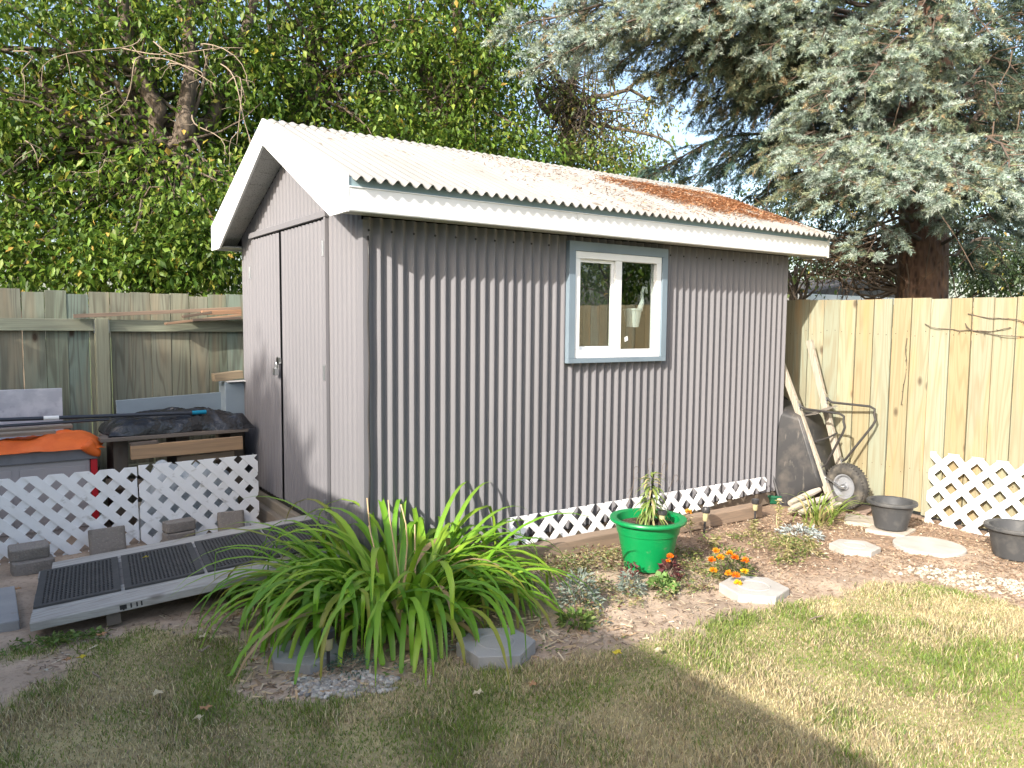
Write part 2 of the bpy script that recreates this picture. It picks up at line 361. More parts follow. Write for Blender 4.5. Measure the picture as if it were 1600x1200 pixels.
# lawn blades
def blades(n, x0, x1, y0, y1, hmin, hmax, wid, test):
    x = rng.uniform(x0, x1, n); y = rng.uniform(y0, y1, n)
    k = test(x, y); x = x[k]; y = y[k]; n = len(x)
    z = gheight(x, y)-.003; h = rng.uniform(hmin, hmax, n)*(.45+1.1*vnoise(x, y, 5, 21)**1.3)*np.where(rng.uniform(0, 1, n) < .04, 1.7, 1); a = rng.uniform(0, 2*np.pi, n); tl = rng.uniform(.2, 1.25, n)
    dx = np.cos(a); dy = np.sin(a); b = rng.uniform(0, 2*np.pi, n); wv = np.stack([np.cos(b), np.sin(b), b*0], -1)*(wid*rng.uniform(.6, 1.3, n))[:, None]/2
    p = np.stack([x, y, z], -1); mid = p+np.stack([dx*np.sin(tl*.5)*h*.5, dy*np.sin(tl*.5)*h*.5, np.cos(tl*.5)*h*.55], -1)
    tip = mid+np.stack([dx*np.sin(tl)*h*.55, dy*np.sin(tl)*h*.55, np.cos(tl)*h*.5], -1)
    V = np.stack([p-wv, p+wv, mid-wv*.8, mid+wv*.8, tip], 1)
    gr = np.clip((vnoise(x, y, 1.7, 22)*.55+vnoise(x, y, 6, 23)*.45-.42)*2.6+.40-.26*np.clip(x+.1, 0, 1.3), 0.04, .9)  # fewer green blades to the right, painting the sunlit side's paler tone
    isg = (rng.uniform(0, 1, n) < gr)[:, None]
    straw = np.array((.60, .51, .305))*rng.uniform(.35, 1.3, (n, 1))*np.array((1, 1, 1))+rng.normal(0, .02, (n, 3))
    green = np.array((.20, .27, .065))*rng.uniform(.6, 1.35, (n, 1))+rng.normal(0, .012, (n, 3))
    c = np.clip(np.where(isg, green, straw), .01, 1)
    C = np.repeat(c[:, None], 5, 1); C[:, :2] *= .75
    o = (np.arange(n)*5)[:, None]
    F = np.concatenate([o+np.array([[0, 1, 3]]), o+np.array([[0, 3, 2]]), o+np.array([[2, 3, 4]])], 0)
    return V.reshape(-1, 3), F, C.reshape(-1, 3)
V, F_, C_ = blades(470000, -2.3, 3.6, -3.4, .35, .014, .036, .0034, lambda x, y: (rng.uniform(0, 1, len(x)) > bedness(x, y)*1.02) & ((x-CAM[0])*_F[0]+(y-CAM[1])*_F[1] > .9) & (~((x > -1.6) & (y > .02))))
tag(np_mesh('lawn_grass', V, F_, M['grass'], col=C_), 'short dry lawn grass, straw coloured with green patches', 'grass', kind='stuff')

# ------------------------------------------------------------------ shed
L_, W_ = 3.66, 2.29
ZB, ZE, ZW, ZT, ZR = .10, 1.9946, 2.112, 2.150, 2.728      # wall foot, fascia foot, white top, strip top, ridge
RL, RR, OE = .167, .24, .197
PIT = .0672
def prof(t, h=.0140):            # long walls: softened V ribs
    return h*math.asin(.965*math.sin(2*math.pi*t/PIT))/math.asin(.965)
def gprof(t, h=.0045):           # gable end and doors: flatter ribs
    return h*math.tanh(2.2*math.sin(2*math.pi*t/PIT))
shed = thing('garden_shed', 'taupe corrugated metal garden shed with white fascia and pale corrugated roof', 'shed', (0, 0, 0))
SUBS = 12
def xs_between(a, b):
    n = max(2, int(round((b-a)/PIT*SUBS))); return [a+(b-a)*i/n for i in range(n+1)]
# front wall with a window opening
WX0, WX1, WZ0, WZ1 = 1.375, 2.255, 1.190, 1.968
mb = MB()
ztop = 2.0
for a, b, z0, z1 in ((0.0, WX0+.01, ZB, ztop), (WX0+.01, WX1-.01, ZB, WZ0+.01), (WX0+.01, WX1-.01, WZ1-.01, ztop), (WX1-.01, L_, ZB, ztop)):
    xs = xs_between(a, b)
    mb.sheet([[(x, -prof(x-.005), z) for z in (z0, z0+.003, z1-.003, z1)] for x in xs])
mb.build('front_wall', M['siding'], shed, smooth='angle', solid=.0015, fixn=False, angle=50)
# screws along the top of the wall
mb = MB(); mb.lathe([(0, .004), (.006, .003), (.007, 0)], (0, 0, 0), (0, -1, 0), 8); sc0 = None
for i in range(0, 54, 2):
    x = .005+PIT*(i+.25)
    if x < L_ and not (WX0-.02 < x < WX1+.02):
        if sc0 is None: sc0 = mb.build('screw', M['dark'], shed); o = sc0
        else: o = copy_tree(sc0, parent=shed)
        o.location = (x, -.0146, 1.93)
TAN = (ZR-.032-ZT)/(W_/2+OE)
def roofz(y): return ZR-.032-abs(y-W_/2)*TAN            # underside line of the roof sheet
def gable_top(y): return roofz(y)-.14
DY0, DY1, DZ = .50, 1.985, 2.045
def gable_strip(mb, y0, y1, z0, top):
    ys = xs_between(y0, y1)
    mb.sheet([[(-gprof(y), y, z) for z in (z0, z0+.003, top(y)-.003, top(y))] for y in ys])
mb = MB()
gable_strip(mb, 0.03, DY0-.01, ZB, lambda y: gable_top(y))
gable_strip(mb, DY1+.006, W_, ZB, gable_top)
gable_strip(mb, DY0-.01, DY1+.006, DZ+.03, gable_top)
mb.build('gable_wall', M['siding'], shed, smooth='angle', solid=.0015, fixn=False, angle=50)
# back and far walls
mb = MB(); mb.box((.01, W_-.03, ZB), (L_-.01, W_, ztop)); mb.build('back_wall', M['siding'], shed)
mb = MB(); mb.add([(L_, 0, ZB), (L_, W_, ZB), (L_, W_, gable_top(W_)), (L_, W_/2, gable_top(W_/2)), (L_, 0, gable_top(0))], [(0, 1, 2, 3, 4)])
mb.build('end_wall', M['siding'], shed, solid=.012)
# inside lining and floor, dark
mb = MB(); mb.box((.05, .04, ZB), (L_-.04, W_-.05, ZB+.03)); mb.box((.05, W_-.07, ZB+.03), (L_-.04, W_-.05, 1.98)); mb.build('floor_and_lining', mat('plywood_lining', (.10, .085, .065), .9), shed)
# corner trim
mb = MB(); mb.prism([(-.012, -.012), (.030, -.012), (.030, -.010), (-.010, -.010), (-.010, .05), (-.012, .05)], ZB, 1.985)
mb.build('corner_trim', M['siding'], shed)
mb = MB(); mb.tube([(.016+.003*math.sin(k*1.3), -.019, 1.90-.115*k) for k in range(14)], .0045, 6); mb.build('corner_dark_line', M['blacksteel'], shed, smooth=True)  # thin dark tube drawing the dark line beside the corner trim
# skids under the shed
mb = MB()
mb.bar((-.03, -.05, .05), (-.03, W_+.02, .05), .09, .10, col=(.23, .20, .16), seed=3.1)
mb.bar((-.01, .1, .13), (-.01, W_-.05, .13), .04, .07, col=(.25, .22, .17), seed=4.1)
mb.build('skid', M['woody'], shed, bevel=.006)
for ya, yc in ((.0, .09), (W_-.1, W_)):
    mb = MB(); mb.box((.05, ya, .0), (L_-.05, yc, .095), col=(.2, .16, .12), seed=2.3+ya); mb.build('skid', M['woodx'], shed)
# doors
def door(y0, y1, off):
    mb = MB(); ys = xs_between(y0, y1)
    mb.sheet([[(-.014-gprof(y+off), y, z) for z in (.205, .208, DZ-.007, DZ-.004)] for y in ys])
    return mb.build('door', M['siding'], shed, smooth='angle', solid=.0015, fixn=False, angle=50)
d_left = door(1.352, 1.972, .02); d_right = door(.515, 1.330, .0)
mb = MB(); mb.box((.02, DY0-.01, .11), (.035, DY1, DZ+.03)); mb.build('door_gap_shade', M['dark'], shed)  # dark panel behind the doors, puts the shade of their gaps into colour
mb = MB(); mb.box((-.034, DY0-.02, DZ+.006), (-.008, DY1+.02, DZ+.045)); mb.build('door_header', M['siding'], shed, bevel=.003)
mb = MB()
mb.box((-.030, .487, .13), (-.006, .508, DZ+.1)); mb.build('door_jamb', M['siding'], shed, bevel=.003)
def hinge(d, y, z):
    mb = MB(); mb.box((-.035, y-.014, z-.045), (-.031, y+.014, z+.045)); mb.tube([(-.036, y-.002, z-.045), (-.036, y-.002, z+.045)], .006, 8)
    mb.build('hinge', M['steel'], d, bevel=.001)
for z in (1.87, 1.14, .33): hinge(d_right, .508, z)
for z in (1.80, .4): hinge(d_left, 1.982, z)
mb = MB(); mb.box((-.034, 1.30, 1.155), (-.030, 1.40, 1.195)); mb.box((-.034, 1.36, 1.11), (-.030, 1.385, 1.20)); mb.build('hasp', M['steel'], d_right, bevel=.001)
mb = MB(); mb.box((-.062, 1.335, 1.075), (-.036, 1.385, 1.122))
mb.tube([(-.049, 1.345, 1.12), (-.049, 1.345, 1.15), (-.049, 1.353, 1.163), (-.049, 1.367, 1.163), (-.049, 1.375, 1.15), (-.049, 1.375, 1.12)], .0045, 8)
mb.build('padlock', M['steel'], d_right, bevel=.004)
# roof
mb = MB()
def rprof(x, h=.0135): return h*math.sin(2*math.pi*x/PIT)
def roof_sheet(y_edge, y_ridge):
    mb = MB(); xs = xs_between(-RL+.02, L_+RR+.045)
    rows = []
    for x in xs:
        rows.append([(x, y_edge+(y_ridge-y_edge)*t, roofz(y_edge+(y_ridge-y_edge)*t)+.018+rprof(x)) for t in (0, .004, .5, .996, 1.0)])
    mb.sheet(rows)
    return mb
rf = roof_sheet(-OE-.045, W_/2); 
roof = rf.build('roof', M['roof'], shed, smooth=True, solid=.003, fixn=False)
roof2 = roof_sheet(W_+OE+.045, W_/2).build('roof', M['roof'], shed, smooth=True, solid=.003, fixn=False)
# ridge cap
mb = MB()
xs = xs_between(-RL+.02, L_+RR+.03)
mb.sheet([[(x, W_/2-.10, roofz(W_/2-.10)+.023+rprof(x)), (x, W_/2-.02, roofz(W_/2-.02)+.026+rprof(x, .008)), (x, W_/2, roofz(W_/2)+.028+rprof(x, .006)), (x, W_/2+.02, roofz(W_/2)+.020+rprof(x, .008)), (x, W_/2+.10, roofz(W_/2-.10)+.022+rprof(x))] for x in xs])
mb.build('ridge_cap', M['roof'], shed, smooth=True, solid=.003, fixn=False)
# eave fascia
for yy, sg in ((-OE, -1), (W_+OE, 1)):
    mb = MB(); y0, y1 = sorted((yy, yy-sg*.02))
    mb.box((-RL+.002, y0, ZE), (L_+RR, y1, ZW))
    lip = sorted((yy+sg*.006, yy-sg*.02)); mb.box((-RL+.002, lip[0], ZW), (L_+RR+.002, lip[1], ZW+.006))
    mid = sorted((yy+sg*.0025, yy)); mb.box((-RL+.002, mid[0], ZE+.004), (L_+RR, mid[1], ZE+.066))
    mb.box((1.30, min(yy, yy+sg*.004), ZE+.002), (1.304, max(yy, yy+sg*.004), ZW))
    mb.build('eave_fascia', M['white'], shed, bevel=.0015)
    mb = MB(); t0 = sorted((yy-sg*.004, yy-sg*.03)); mb.box((-RL+.004, t0[0], ZW+.0065), (L_+RR-.005, t0[1], ZT+.012)); mb.build('eave_trim', M['teal'], shed)
    mb = MB(); q = sorted((yy-sg*.021, 0 if sg < 0 else W_)); mb.box((-RL+.03, q[0], ZE+.012), (L_+RR-.02, q[1], ZE+.02)); mb.build('soffit', M['soffit'], shed)
# rake fascia: chevron prisms at both ends
def rake(x0, x1, inner):
    mb = MB(); yA, yB = -OE-.002, W_+OE+.002; mid = W_/2
    top = lambda y: roofz(y)+.028
    hgt = .165
    pts_t = [(yA, top(yA)), (mid, top(mid)), (yB, top(yB))]
    pts_b = [(yB, ZE-.004), (yB-.22, ZE-.004), (mid, top(mid)-hgt), (yA+.22, ZE-.004), (yA, ZE-.004)]
    # keep the foot of the board level where it meets the eave return
    out = pts_t+pts_b
    n = len(out)
    vs = [(x0, y, z) for y, z in out]+[(x1, y, z) for y, z in out]
    quads = [(0, 1, 5, 6), (0, 6, 7), (1, 2, 4, 5), (2, 3, 4)]
    fs = quads+[tuple(i+n for i in reversed(q)) for q in quads]+[(i, n+i, n+(i+1) % n, (i+1) % n) for i in range(n)]
    mb.add(vs, fs); return mb.build('rake_fascia', M['white'], shed)
rake(-RL-.014, -RL+.001, -RL+.05); rake(L_+RR+.001, L_+RR+.016, 0)
# sloped vented soffit under the gable overhang
for sgn in (-1, 1):
    mb = MB()
    ye = -OE+.02 if sgn < 0 else W_+OE-.02
    n = 9
    for i in range(n):
        a = ye+(W_/2-ye)*i/n; b = ye+(W_/2-ye)*(i+.97)/n
        za = gable_top(a)+.006; zb = gable_top(b)+.006
        mb.add([(-RL+.003, a, za), (.0, a, za), (.0, b, zb), (-RL+.003, b, zb), (-RL+.003, a, za+.008), (0, a, za+.008), (0, b, zb+.008), (-RL+.003, b, zb+.008)],
            [(0, 3, 2, 1), (4, 5, 6, 7), (0, 1, 5, 4), (1, 2, 6, 5), (2, 3, 7, 6), (3, 0, 4, 7)])
    mb.build('gable_soffit', M['soffit'], shed)
    mb = MB(); a, b = ye, W_/2
    mb.add([(-.02, a, gable_top(a)+.022), (L_, a, gable_top(a)+.022), (L_, b, gable_top(b)+.022), (-.02, b, gable_top(b)+.022)], [(0, 1, 2, 3)]); mb.build('roof_deck', M['dark'], shed, solid=.004)
# window
mb = MB(); yf = -.042
def frame_rect(mb, x0, x1, z0, z1, w_, ya, yb, wt=None, wb=None):
    wt = wt or w_; wb = wb or w_
    mb.box((x0, ya, z0), (x1, yb, z0+wb)); mb.box((x0, ya, z1-wt), (x1, yb, z1)); mb.box((x0, ya, z0+wb), (x0+w_, yb, z1-wt)); mb.box((x1-w_, ya, z0+wb), (x1, yb, z1-wt))
frame_rect(mb, WX0, WX1, WZ0, WZ1, .052, -.045, .0, wt=.06, wb=.030)
win_trim = mb.build('window', mat('trim_paint', (.19, .245, .29), .55, [('noise', (6, 6, 3), (.15, .195, .235), .45, .7, .6)]), shed, bevel=.002)
mb = MB(); frame_rect(mb, WX0+.053, WX1-.053, WZ0+.031, WZ1-.061, .045, -.036, .02, wb=.055); mb.box((1.782, -.030, WZ0+.086), (1.838, .015, WZ1-.106)); mb.build('window_frame', M['vinyl'], win_trim, bevel=.003)
mb = MB(); frame_rect(mb, WX0+.099, 1.781, WZ0+.087, WZ1-.107, .020, -.010, .008); mb.build('sash', M['vinyl'], win_trim, bevel=.002)
mb = MB(); mb.box((WX0+.12, -.002, WZ0+.108), (1.760, .002, WZ1-.128)); mb.build('pane', M['glass'], win_trim)
mb = MB(); mb.box((1.839, -.006, WZ0+.087), (WX1-.099, -.002, WZ1-.107)); mb.build('pane', M['glass'], win_trim)
# insect screen behind the left pane
mb = MB()
scr = bpy.data.materials.new('insect_screen'); scr.use_nodes = True
_n = scr.node_tree.nodes; _l = scr.node_tree.links; _mx = _n.new('ShaderNodeMixShader'); _tr = _n.new('ShaderNodeBsdfTransparent'); _mx.inputs[0].default_value = .45
_n['Principled BSDF'].inputs['Base Color'].default_value = (.10, .10, .10, 1); _n['Principled BSDF'].inputs['Roughness'].default_value = .9
_l.new(_tr.outputs[0], _mx.inputs[1]); _l.new(_n['Principled BSDF'].outputs[0], _mx.inputs[2]); _l.new(_mx.outputs[0], _n['Material Output'].inputs[0])
mb.box((WX0+.12, .0095, WZ0+.108), (1.760, .0105, WZ1-.128)); mb.build('insect_screen', scr, win_trim)
mb = MB(); mb.add([(1.895, -.0075, 1.325), (1.925, -.0075, 1.335), (1.92, -.0075, 1.365), (1.89, -.0075, 1.355)], [(0, 1, 2, 3)]); mb.build('sticker', M['vinyl'], win_trim, solid=.001)

# hanging planter seen through the right pane
hp = thing('hanging_planter', 'small white hook planter hanging inside the right window pane', 'planter', (2.0, .05, 1.42))
mb = MB(); prof_ = [(0, 0), (.042, 0), (.062, .115), (.068, .115), (.068, .128), (.058, .128), (.040, .01), (0, .01)]
mb.lathe(prof_, (2.035, .068, 1.425), n=24); mb.build('pot', M['white'], hp, smooth='angle')
mb = MB(); mb.tube([(2.08, .05, 1.54), (2.105, .05, 1.60), (2.10, .05, 1.66), (2.115, .05, 1.70), (2.14, .05, 1.70), (2.15, .05, 1.66)], [.022, .016, .012, .011, .010, .009], 10)
mb.build('hook', M['white'], hp, smooth=True)

# needle litter lying on the far end of the roof
def litter_patch(n, sampler, zf, lo, hi, cols, wid):
    x, y = sampler(n); n = len(x); z = zf(x, y); l = rng.uniform(lo, hi, n); a = rng.uniform(0, 2*np.pi, n); p = np.stack([x, y, z], -1)
    d = np.stack([np.cos(a), np.sin(a), rng.normal(0, .25, n)], -1)*l[:, None]/2; e = np.stack([-np.sin(a), np.cos(a), rng.normal(0, .4, n)], -1)*(wid*rng.uniform(.6, 1.4, n))[:, None]/2
    V = np.stack([p-d-e, p-d+e, p+d+e, p+d-e], 1); o = (np.arange(n)*4)[:, None]
    c = np.array(cols)[rng.integers(0, len(cols), n)]*rng.uniform(.6, 1.25, (n, 1))
    return V.reshape(-1, 3), o+np.array([[0, 1, 2, 3]]), np.repeat(c[:, None], 4, 1).reshape(-1, 3)
def roof_s(n):
    x = rng.uniform(.6, L_+RR, n); y = rng.uniform(-OE-.02, W_/2-.08, n)
    t = (y+OE)/(W_/2+OE)
    dens = np.clip((x-2.05-.55*(1-t))/.6, 0, 1)*np.clip((.86-t)/.12, 0, 1)*np.clip((t-.10+.1*(vnoise(x, y, 6, 31)-.3))/.22, 0, 1)
    dens *= np.clip(vnoise(x, y, 5, 32)*1.5+vnoise(x*14.88, y*.8, 1, 34)*.6-.35, 0.12, 1)
    dens = np.maximum(dens, .012*np.clip(x-1.0, 0, 1)*(vnoise(x*9, y*1.2, 1, 33) > .5)*3)
    k = rng.uniform(0, 1, n) < dens
    return x[k], y[k]
V, F_, C_ = litter_patch(240000, roof_s, lambda x, y: np.array([roofz(b) for b in y])+.022+.0135*np.sin(2*np.pi*x/PIT)+rng.uniform(0, .006, len(x)), .012, .03, [(.56, .30, .16), (.50, .26, .13), (.60, .38, .23), (.36, .20, .11)], .004)
tag(np_mesh('needle_litter', V, F_, M['needle_litter'], col=C_), 'rust brown spruce needle litter lying on the far end of the shed roof', 'litter', kind='stuff')

# ------------------------------------------------------------------ fences
FH = 1.665
def board_cols(kind):
    if kind == 'new':
        base = [(.30, .29, .20), (.31, .30, .215), (.29, .295, .215), (.31, .275, .17), (.275, .29, .215), (.305, .255, .15), (.295, .275, .18)]
    else:
        base = [(.255, .29, .215), (.285, .315, .24), (.23, .285, .235), (.30, .305, .225), (.265, .31, .26), (.265, .27, .205)]
    c = np.array(random.choice(base))*random.uniform(.88, 1.1); return tuple(c)
# right fence, boards face the yard
XF = 4.12
fr = thing('wooden_fence', 'pale treated pine board fence at the right of the shed, knotty upright boards', 'fence', (XF, -2, 0))
mb = MB(); y = 2.55; i = 0
while y > -7.2:
    wv_ = random.choice((.138, .140, .136)); gap = random.choice((.003, .005, .008, .011))
    top = FH+random.uniform(-.006, .006)+.008*math.sin(y*1.1)
    x0 = XF+random.uniform(-.002, .002)
    mb.box((x0, y-wv_, .03+random.uniform(-.02, .02)), (x0+.018, y, top), col=board_cols('new'), seed=random.uniform(0, 40))
    for zn in (.345, 1.395):
        for dy in (.03, .11): mb.lathe([(0, .0012), (.0035, .001), (.004, 0)], (x0, y-dy+random.uniform(-.008, .008), zn+random.uniform(-.02, .02)), (-1, 0, 0), 6, col=(.05, .045, .04))
    y -= wv_+gap
mb.build('board_panel', M['fence'], fr)
mb = MB()
for z in (.3, 1.35): mb.box((XF+.021, -7.2, z), (XF+.059, 2.5, z+.088), col=(.42, .38, .24), seed=z)
mb.build('rail', M['woody'], fr)
for y in (2.4, 0.0, -2.4, -4.8, -7.1):
    mb = MB(); mb.box((XF+.061, y-.045, -.05), (XF+.15, y+.045, FH-.03), col=(.4, .36, .24), seed=y+9); mb.build('post', M['fence'], fr)
# back fence, rails and posts face the yard
YF = 2.62
fb = thing('wooden_fence', 'weathered greenish grey board fence behind the shed, with rail and post facing the yard', 'fence', (-1, YF, 0))
mb = MB(); x = -4.4
while x < XF-.16:
    wv_ = random.choice((.138, .140, .136)); gap = random.choice((.001, .003, .005))
    top = FH-.01+random.uniform(-.008, .006)-(.02 if random.random() < .12 else 0)
    y0 = YF+random.uniform(-.003, .003)
    mb.box((x, y0, .03), (x+wv_, y0+.018, top), col=board_cols('old'), seed=random.uniform(0, 40)); x += wv_+gap
mb.build('board_panel', M['fence_old'], fb, bevel=.002)
PX = on(160, 520, 1, YF-.1)[0]
for a, b, z in ((-4.4, PX-.05, 1.36), (PX+.05, 1.55, 1.355), (1.66, 4.0, 1.36), (-4.4, PX-.05, .25), (PX+.05, 1.55, .25), (1.66, 4.0, .25)):
    mb = MB(); mb.box((a, YF-.042, z), (b, YF-.004, z+.088), col=(.31, .33, .24), seed=z+a); mb.build('rail', M['woodx'], fb, bevel=.003)
for px in (PX, 1.605, -3.5):
    mb = MB(); mb.box((px-.045, YF-.094, -.05), (px+.045, YF-.006, 1.452), col=(.31, .32, .23), seed=px+7); p = mb.build('post', M['woodz'], fb, bevel=.004)
    for sg in (-1, 1):
        mb = MB(); q = sorted((px+sg*.047, px+sg*.0495)); mb.box((q[0], YF-.075, 1.345), (q[1], YF-.008, 1.445)); mb.build('bracket', M['steel'], p)
# thin dry vine on the right fence
for k, pts in enumerate(([(1445, 506), (1500, 517), (1540, 520), (1600, 526)], [(1508, 505), (1516, 515), (1545, 518), (1580, 512)], [(1512, 490), (1560, 497), (1600, 503)], [(1417, 528), (1416, 560), (1412, 600), (1408, 632)])):
    mb = MB(); P = [on(u, v, 0, XF-.012) for u, v in pts]
    pth = []
    for a, b in zip(P[:-1], P[1:]): pth += list(curve(a, b, n=5, wob=.006))
    mb.tube(pth, .0028, 5)
    for q in pth[2::3]:
        d = np.array((-.01, random.uniform(-.02, .02), random.uniform(-.025, .01))); mb.tube([q, q+d], .0018, 4)
    nm = ['rising to the left under the fence top', 'forming a short loop', 'highest on the fence at the frame edge', 'climbing upright between two boards'][k]
    tag(mb.build('dry_vine', M['bark'], None, origin=P[0]), 'thin dry vine stem on the right fence, '+nm, 'vine', 'dry vine stems on the right fence')

# ------------------------------------------------------------------ lattice
def lattice(outline2d, du, dv, o, th=.008, pitch=.099, wid=.046, lean=(0, 0, 0), shift=0.0):
    """slats clipped to a convex outline given in panel coordinates (metres)"""
    du = Vector(du).normalized(); dv = Vector(dv); o = Vector(o); nn = du.cross(dv).normalized()
    us = [p[0] for p in outline2d]; vs_ = [p[1] for p in outline2d]
    L0 = max(max(us)-min(us), max(vs_)-min(vs_))*1.6+.4; cu = (max(us)+min(us))/2; cv = (max(vs_)+min(vs_))/2
    bm = bmesh.new()
    for layer, sg in ((0, 1), (1, -1)):
        k = int(L0/pitch)+2
        for i in range(-k, k+1):
            off = i*pitch+shift
            d = Vector((math.cos(math.pi/4), sg*math.sin(math.pi/4))); n2 = Vector((-d.y, d.x))
            c = Vector((cu, cv))+n2*(off-(n2.x*cu+n2.y*cv) % pitch)
            z0 = layer*th; z1 = z0+th
            vv = []
            for z in (z0, z1):
                for a, b in ((-1, -1), (1, -1), (1, 1), (-1, 1)):
                    p = c+d*(a*L0)+n2*(b*wid/2); vv.append(bm.verts.new((p.x, p.y, z-.0004*layer)))
            for f in ((0, 3, 2, 1), (4, 5, 6, 7), (0, 1, 5, 4), (1, 2, 6, 5), (2, 3, 7, 6), (3, 0, 4, 7)): bm.faces.new([vv[j] for j in f])
    n = len(outline2d)
    for i in range(n):
        a = Vector(outline2d[i]); b = Vector(outline2d[(i+1) % n]); e = (b-a).normalized()
        r_ = bmesh.ops.bisect_plane(bm, geom=bm.verts[:]+bm.edges[:]+bm.faces[:], plane_co=(a.x, a.y, 0), plane_no=(e.y, -e.x, 0), clear_outer=True)
        ed = [q for q in r_['geom_cut'] if isinstance(q, bmesh.types.BMEdge)]
        if ed: bmesh.ops.holes_fill(bm, edges=ed, sides=0)
    for v in bm.verts:
        q = o+du*v.co.x+dv*v.co.y+nn*v.co.z; v.co = q
    bmesh.ops.recalc_face_normals(bm, faces=bm.faces)
    mb = MB(); bm.verts.index_update(); mb.add([v.co.copy() for v in bm.verts], [[v.index for v in f.verts] for f in bm.faces]); bm.free()
    return mb
def lat_panel(name, label, outline, du, dv, o, group=None, **k):
    mb = lattice(outline, du, dv, o, **k)
    return tag(mb.build(name, M['lattice'], None, origin=o, bevel=0), label, 'lattice', group)
yl = 1.52
lat_panel('garden_lattice', 'white vinyl lattice panel in front of the beige storage box, its foot muddy', [(-1.15, 0), (.80, 0), (.80, .515), (-1.15, .515)], (1, .02, 0), (0, .05, 1), (-1.70, yl, -.02), 'lattice panels', shift=.02, wid=.053, th=.012)
lat_panel('garden_lattice', 'white vinyl lattice panel beside the shed door, with jagged cut right edge', [(0, 0), (.74, 0), (.76, .03), (.76, .515), (0.0, .515)], (1, .03, 0), (0, .05, 1), (-.895, yl-.025, -.005), 'lattice panels', shift=.05, wid=.053, th=.012)
lat_panel('garden_lattice', 'bright white lattice panel leaning on the right board fence', [(0, 0), (1.9, 0), (1.9, .535), (0, .535)], (0, -1, 0), (.07, 0, 1), (XF-.075, -1.0, -.01), 'lattice panels', shift=.03, pitch=.115, wid=.049)
lat_panel('low_lattice', 'low white lattice strip along the foot of the corrugated shed wall', [(0, 0), (1.2, .0), (2.45, .10), (2.46, .18), (2.44, .20), (0, .20)], (1, -.012, 0), (0, .1, 1), (.92, -.055, .050), shift=.0, pitch=.110, wid=.040)

# ------------------------------------------------------------------ timber edging and ramp
mb = MB()
mb.bar((.55, -.155, .045), (1.95, -.17, .045), .10, .095, col=(.27, .20, .145), seed=3.7); ed1 = mb.build('edging_beam', M['woodx'], None, origin=(.9, -.16, 0), bevel=.008)
tag(ed1, 'brown landscape timber at the foot of the shed behind the green pot', 'timber', 'landscape timbers along the shed')
mb = MB(); mb.bar((1.97, -.175, .045), (3.12, -.20, .045), .10, .095, col=(.29, .21, .15), seed=6.7)
tag(mb.build('edging_beam', M['woodx'], None, origin=(2.5, -.18, 0), bevel=.008), 'brown landscape timber at the foot of the shed ending near the wheelbarrow', 'timber', 'landscape timbers along the shed')

ru = Vector((1, -.09, .075)).normalized(); rv = Vector((.10, .925, .0)).normalized(); rn = ru.cross(rv).normalized()
RO = Vector((-1.57, .10, .085)); RLEN, RWID = 1.52, .95
def rp(a, b, c=0): return RO+ru*a+rv*b+rn*c
ramp = thing('wooden_ramp', 'low weathered grey plank ramp leading to the shed door', 'ramp', tuple(RO))
def rbox(mb, a0, a1, b0, b1, c0, c1, col, seed):
    vs = [rp(a, b, c) for c in (c0, c1) for a, b in ((a0, b0), (a1, b0), (a1, b1), (a0, b1))]
    mb.add(vs, [(0,3,2,1),(4,5,6,7),(0,1,5,4),(1,2,6,5),(2,3,7,6),(3,0,4,7)], col, seed)
for i, (b0, b1) in enumerate(((0, .145), (.15, .29), (.295, .43), (.435, .57), (.575, .70), (.705, .82), (.825, RWID))):
    mb = MB(); c = (.38, .37, .345) if i in (0, 1, 5, 6) else (.19, .18, .17)
    rbox(mb, (0.0 if i != 6 else .05)+random.uniform(-.006, .006), RLEN, b0, b1, -.04, 0, tuple(np.array(c)*random.uniform(.92, 1.1)), i*1.7+.3)
    mb.build('plank', M['woodx'], ramp, bevel=.004)
for a in (.33, .95, 1.4):
    mb = MB(); rbox(mb, a-.03, a+.03, .02, RWID-.02, -.10, -.042, (.14, .12, .10), a*3); mb.build('bearer', M['woody'], ramp)
mb = MB()
for k, (a0, a1) in enumerate(((.36, .39), (.405, .412), (.43, .437), (.45, .457))):
    rbox(mb, a0, a1, -.0006, .0006, -.030, -.008, None, None)
rbox(mb, .372, .379, -.0006, .0006, -.034, -.010, None, None); mb.build('stamp_mark', M['dark'], ramp)
# rubber mats with rows of holes
def mat_mesh(a0, a1, b0, b1, nx=17, ny=19):
    mb = MB(); e = .028
    vs = []; fs = []
    def P(a, b): return rp(a, b, .006)
    A0, A1, B0, B1 = a0+e, a1-e, b0+e, b1-e
    ring = [(a0, b0), (a1, b0), (a1, b1), (a0, b1)]; inn = [(A0, B0), (A1, B0), (A1, B1), (A0, B1)]
    mb.add([P(*p) for p in ring]+[P(*p) for p in inn], [(0, 1, 5, 4), (1, 2, 6, 5), (2, 3, 7, 6), (3, 0, 4, 7)])
    ca = (A1-A0)/nx; cb = (B1-B0)/ny
    for i in range(nx):
        for j in range(ny):
            x0 = A0+i*ca; y0 = B0+j*cb; cx_ = x0+ca/2; cy_ = y0+cb/2; rx = ca*.33; ry = cb*.40
            o = [(x0, y0), (cx_, y0), (x0+ca, y0), (x0+ca, cy_), (x0+ca, y0+cb), (cx_, y0+cb), (x0, y0+cb), (x0, cy_)]
            h = [(cx_+rx*math.cos(R(225+45*k)), cy_+ry*math.sin(R(225+45*k))) for k in range(8)]
            mb.add([P(*p) for p in o]+[P(*p) for p in h], [(k, (k+1) % 8, 8+(k+1) % 8, 8+k) for k in range(8)])
    return mb
mlab = ['outermost at the left end', 'second from the left end', 'third from the left end', 'nearest the shed door, behind the daylily']
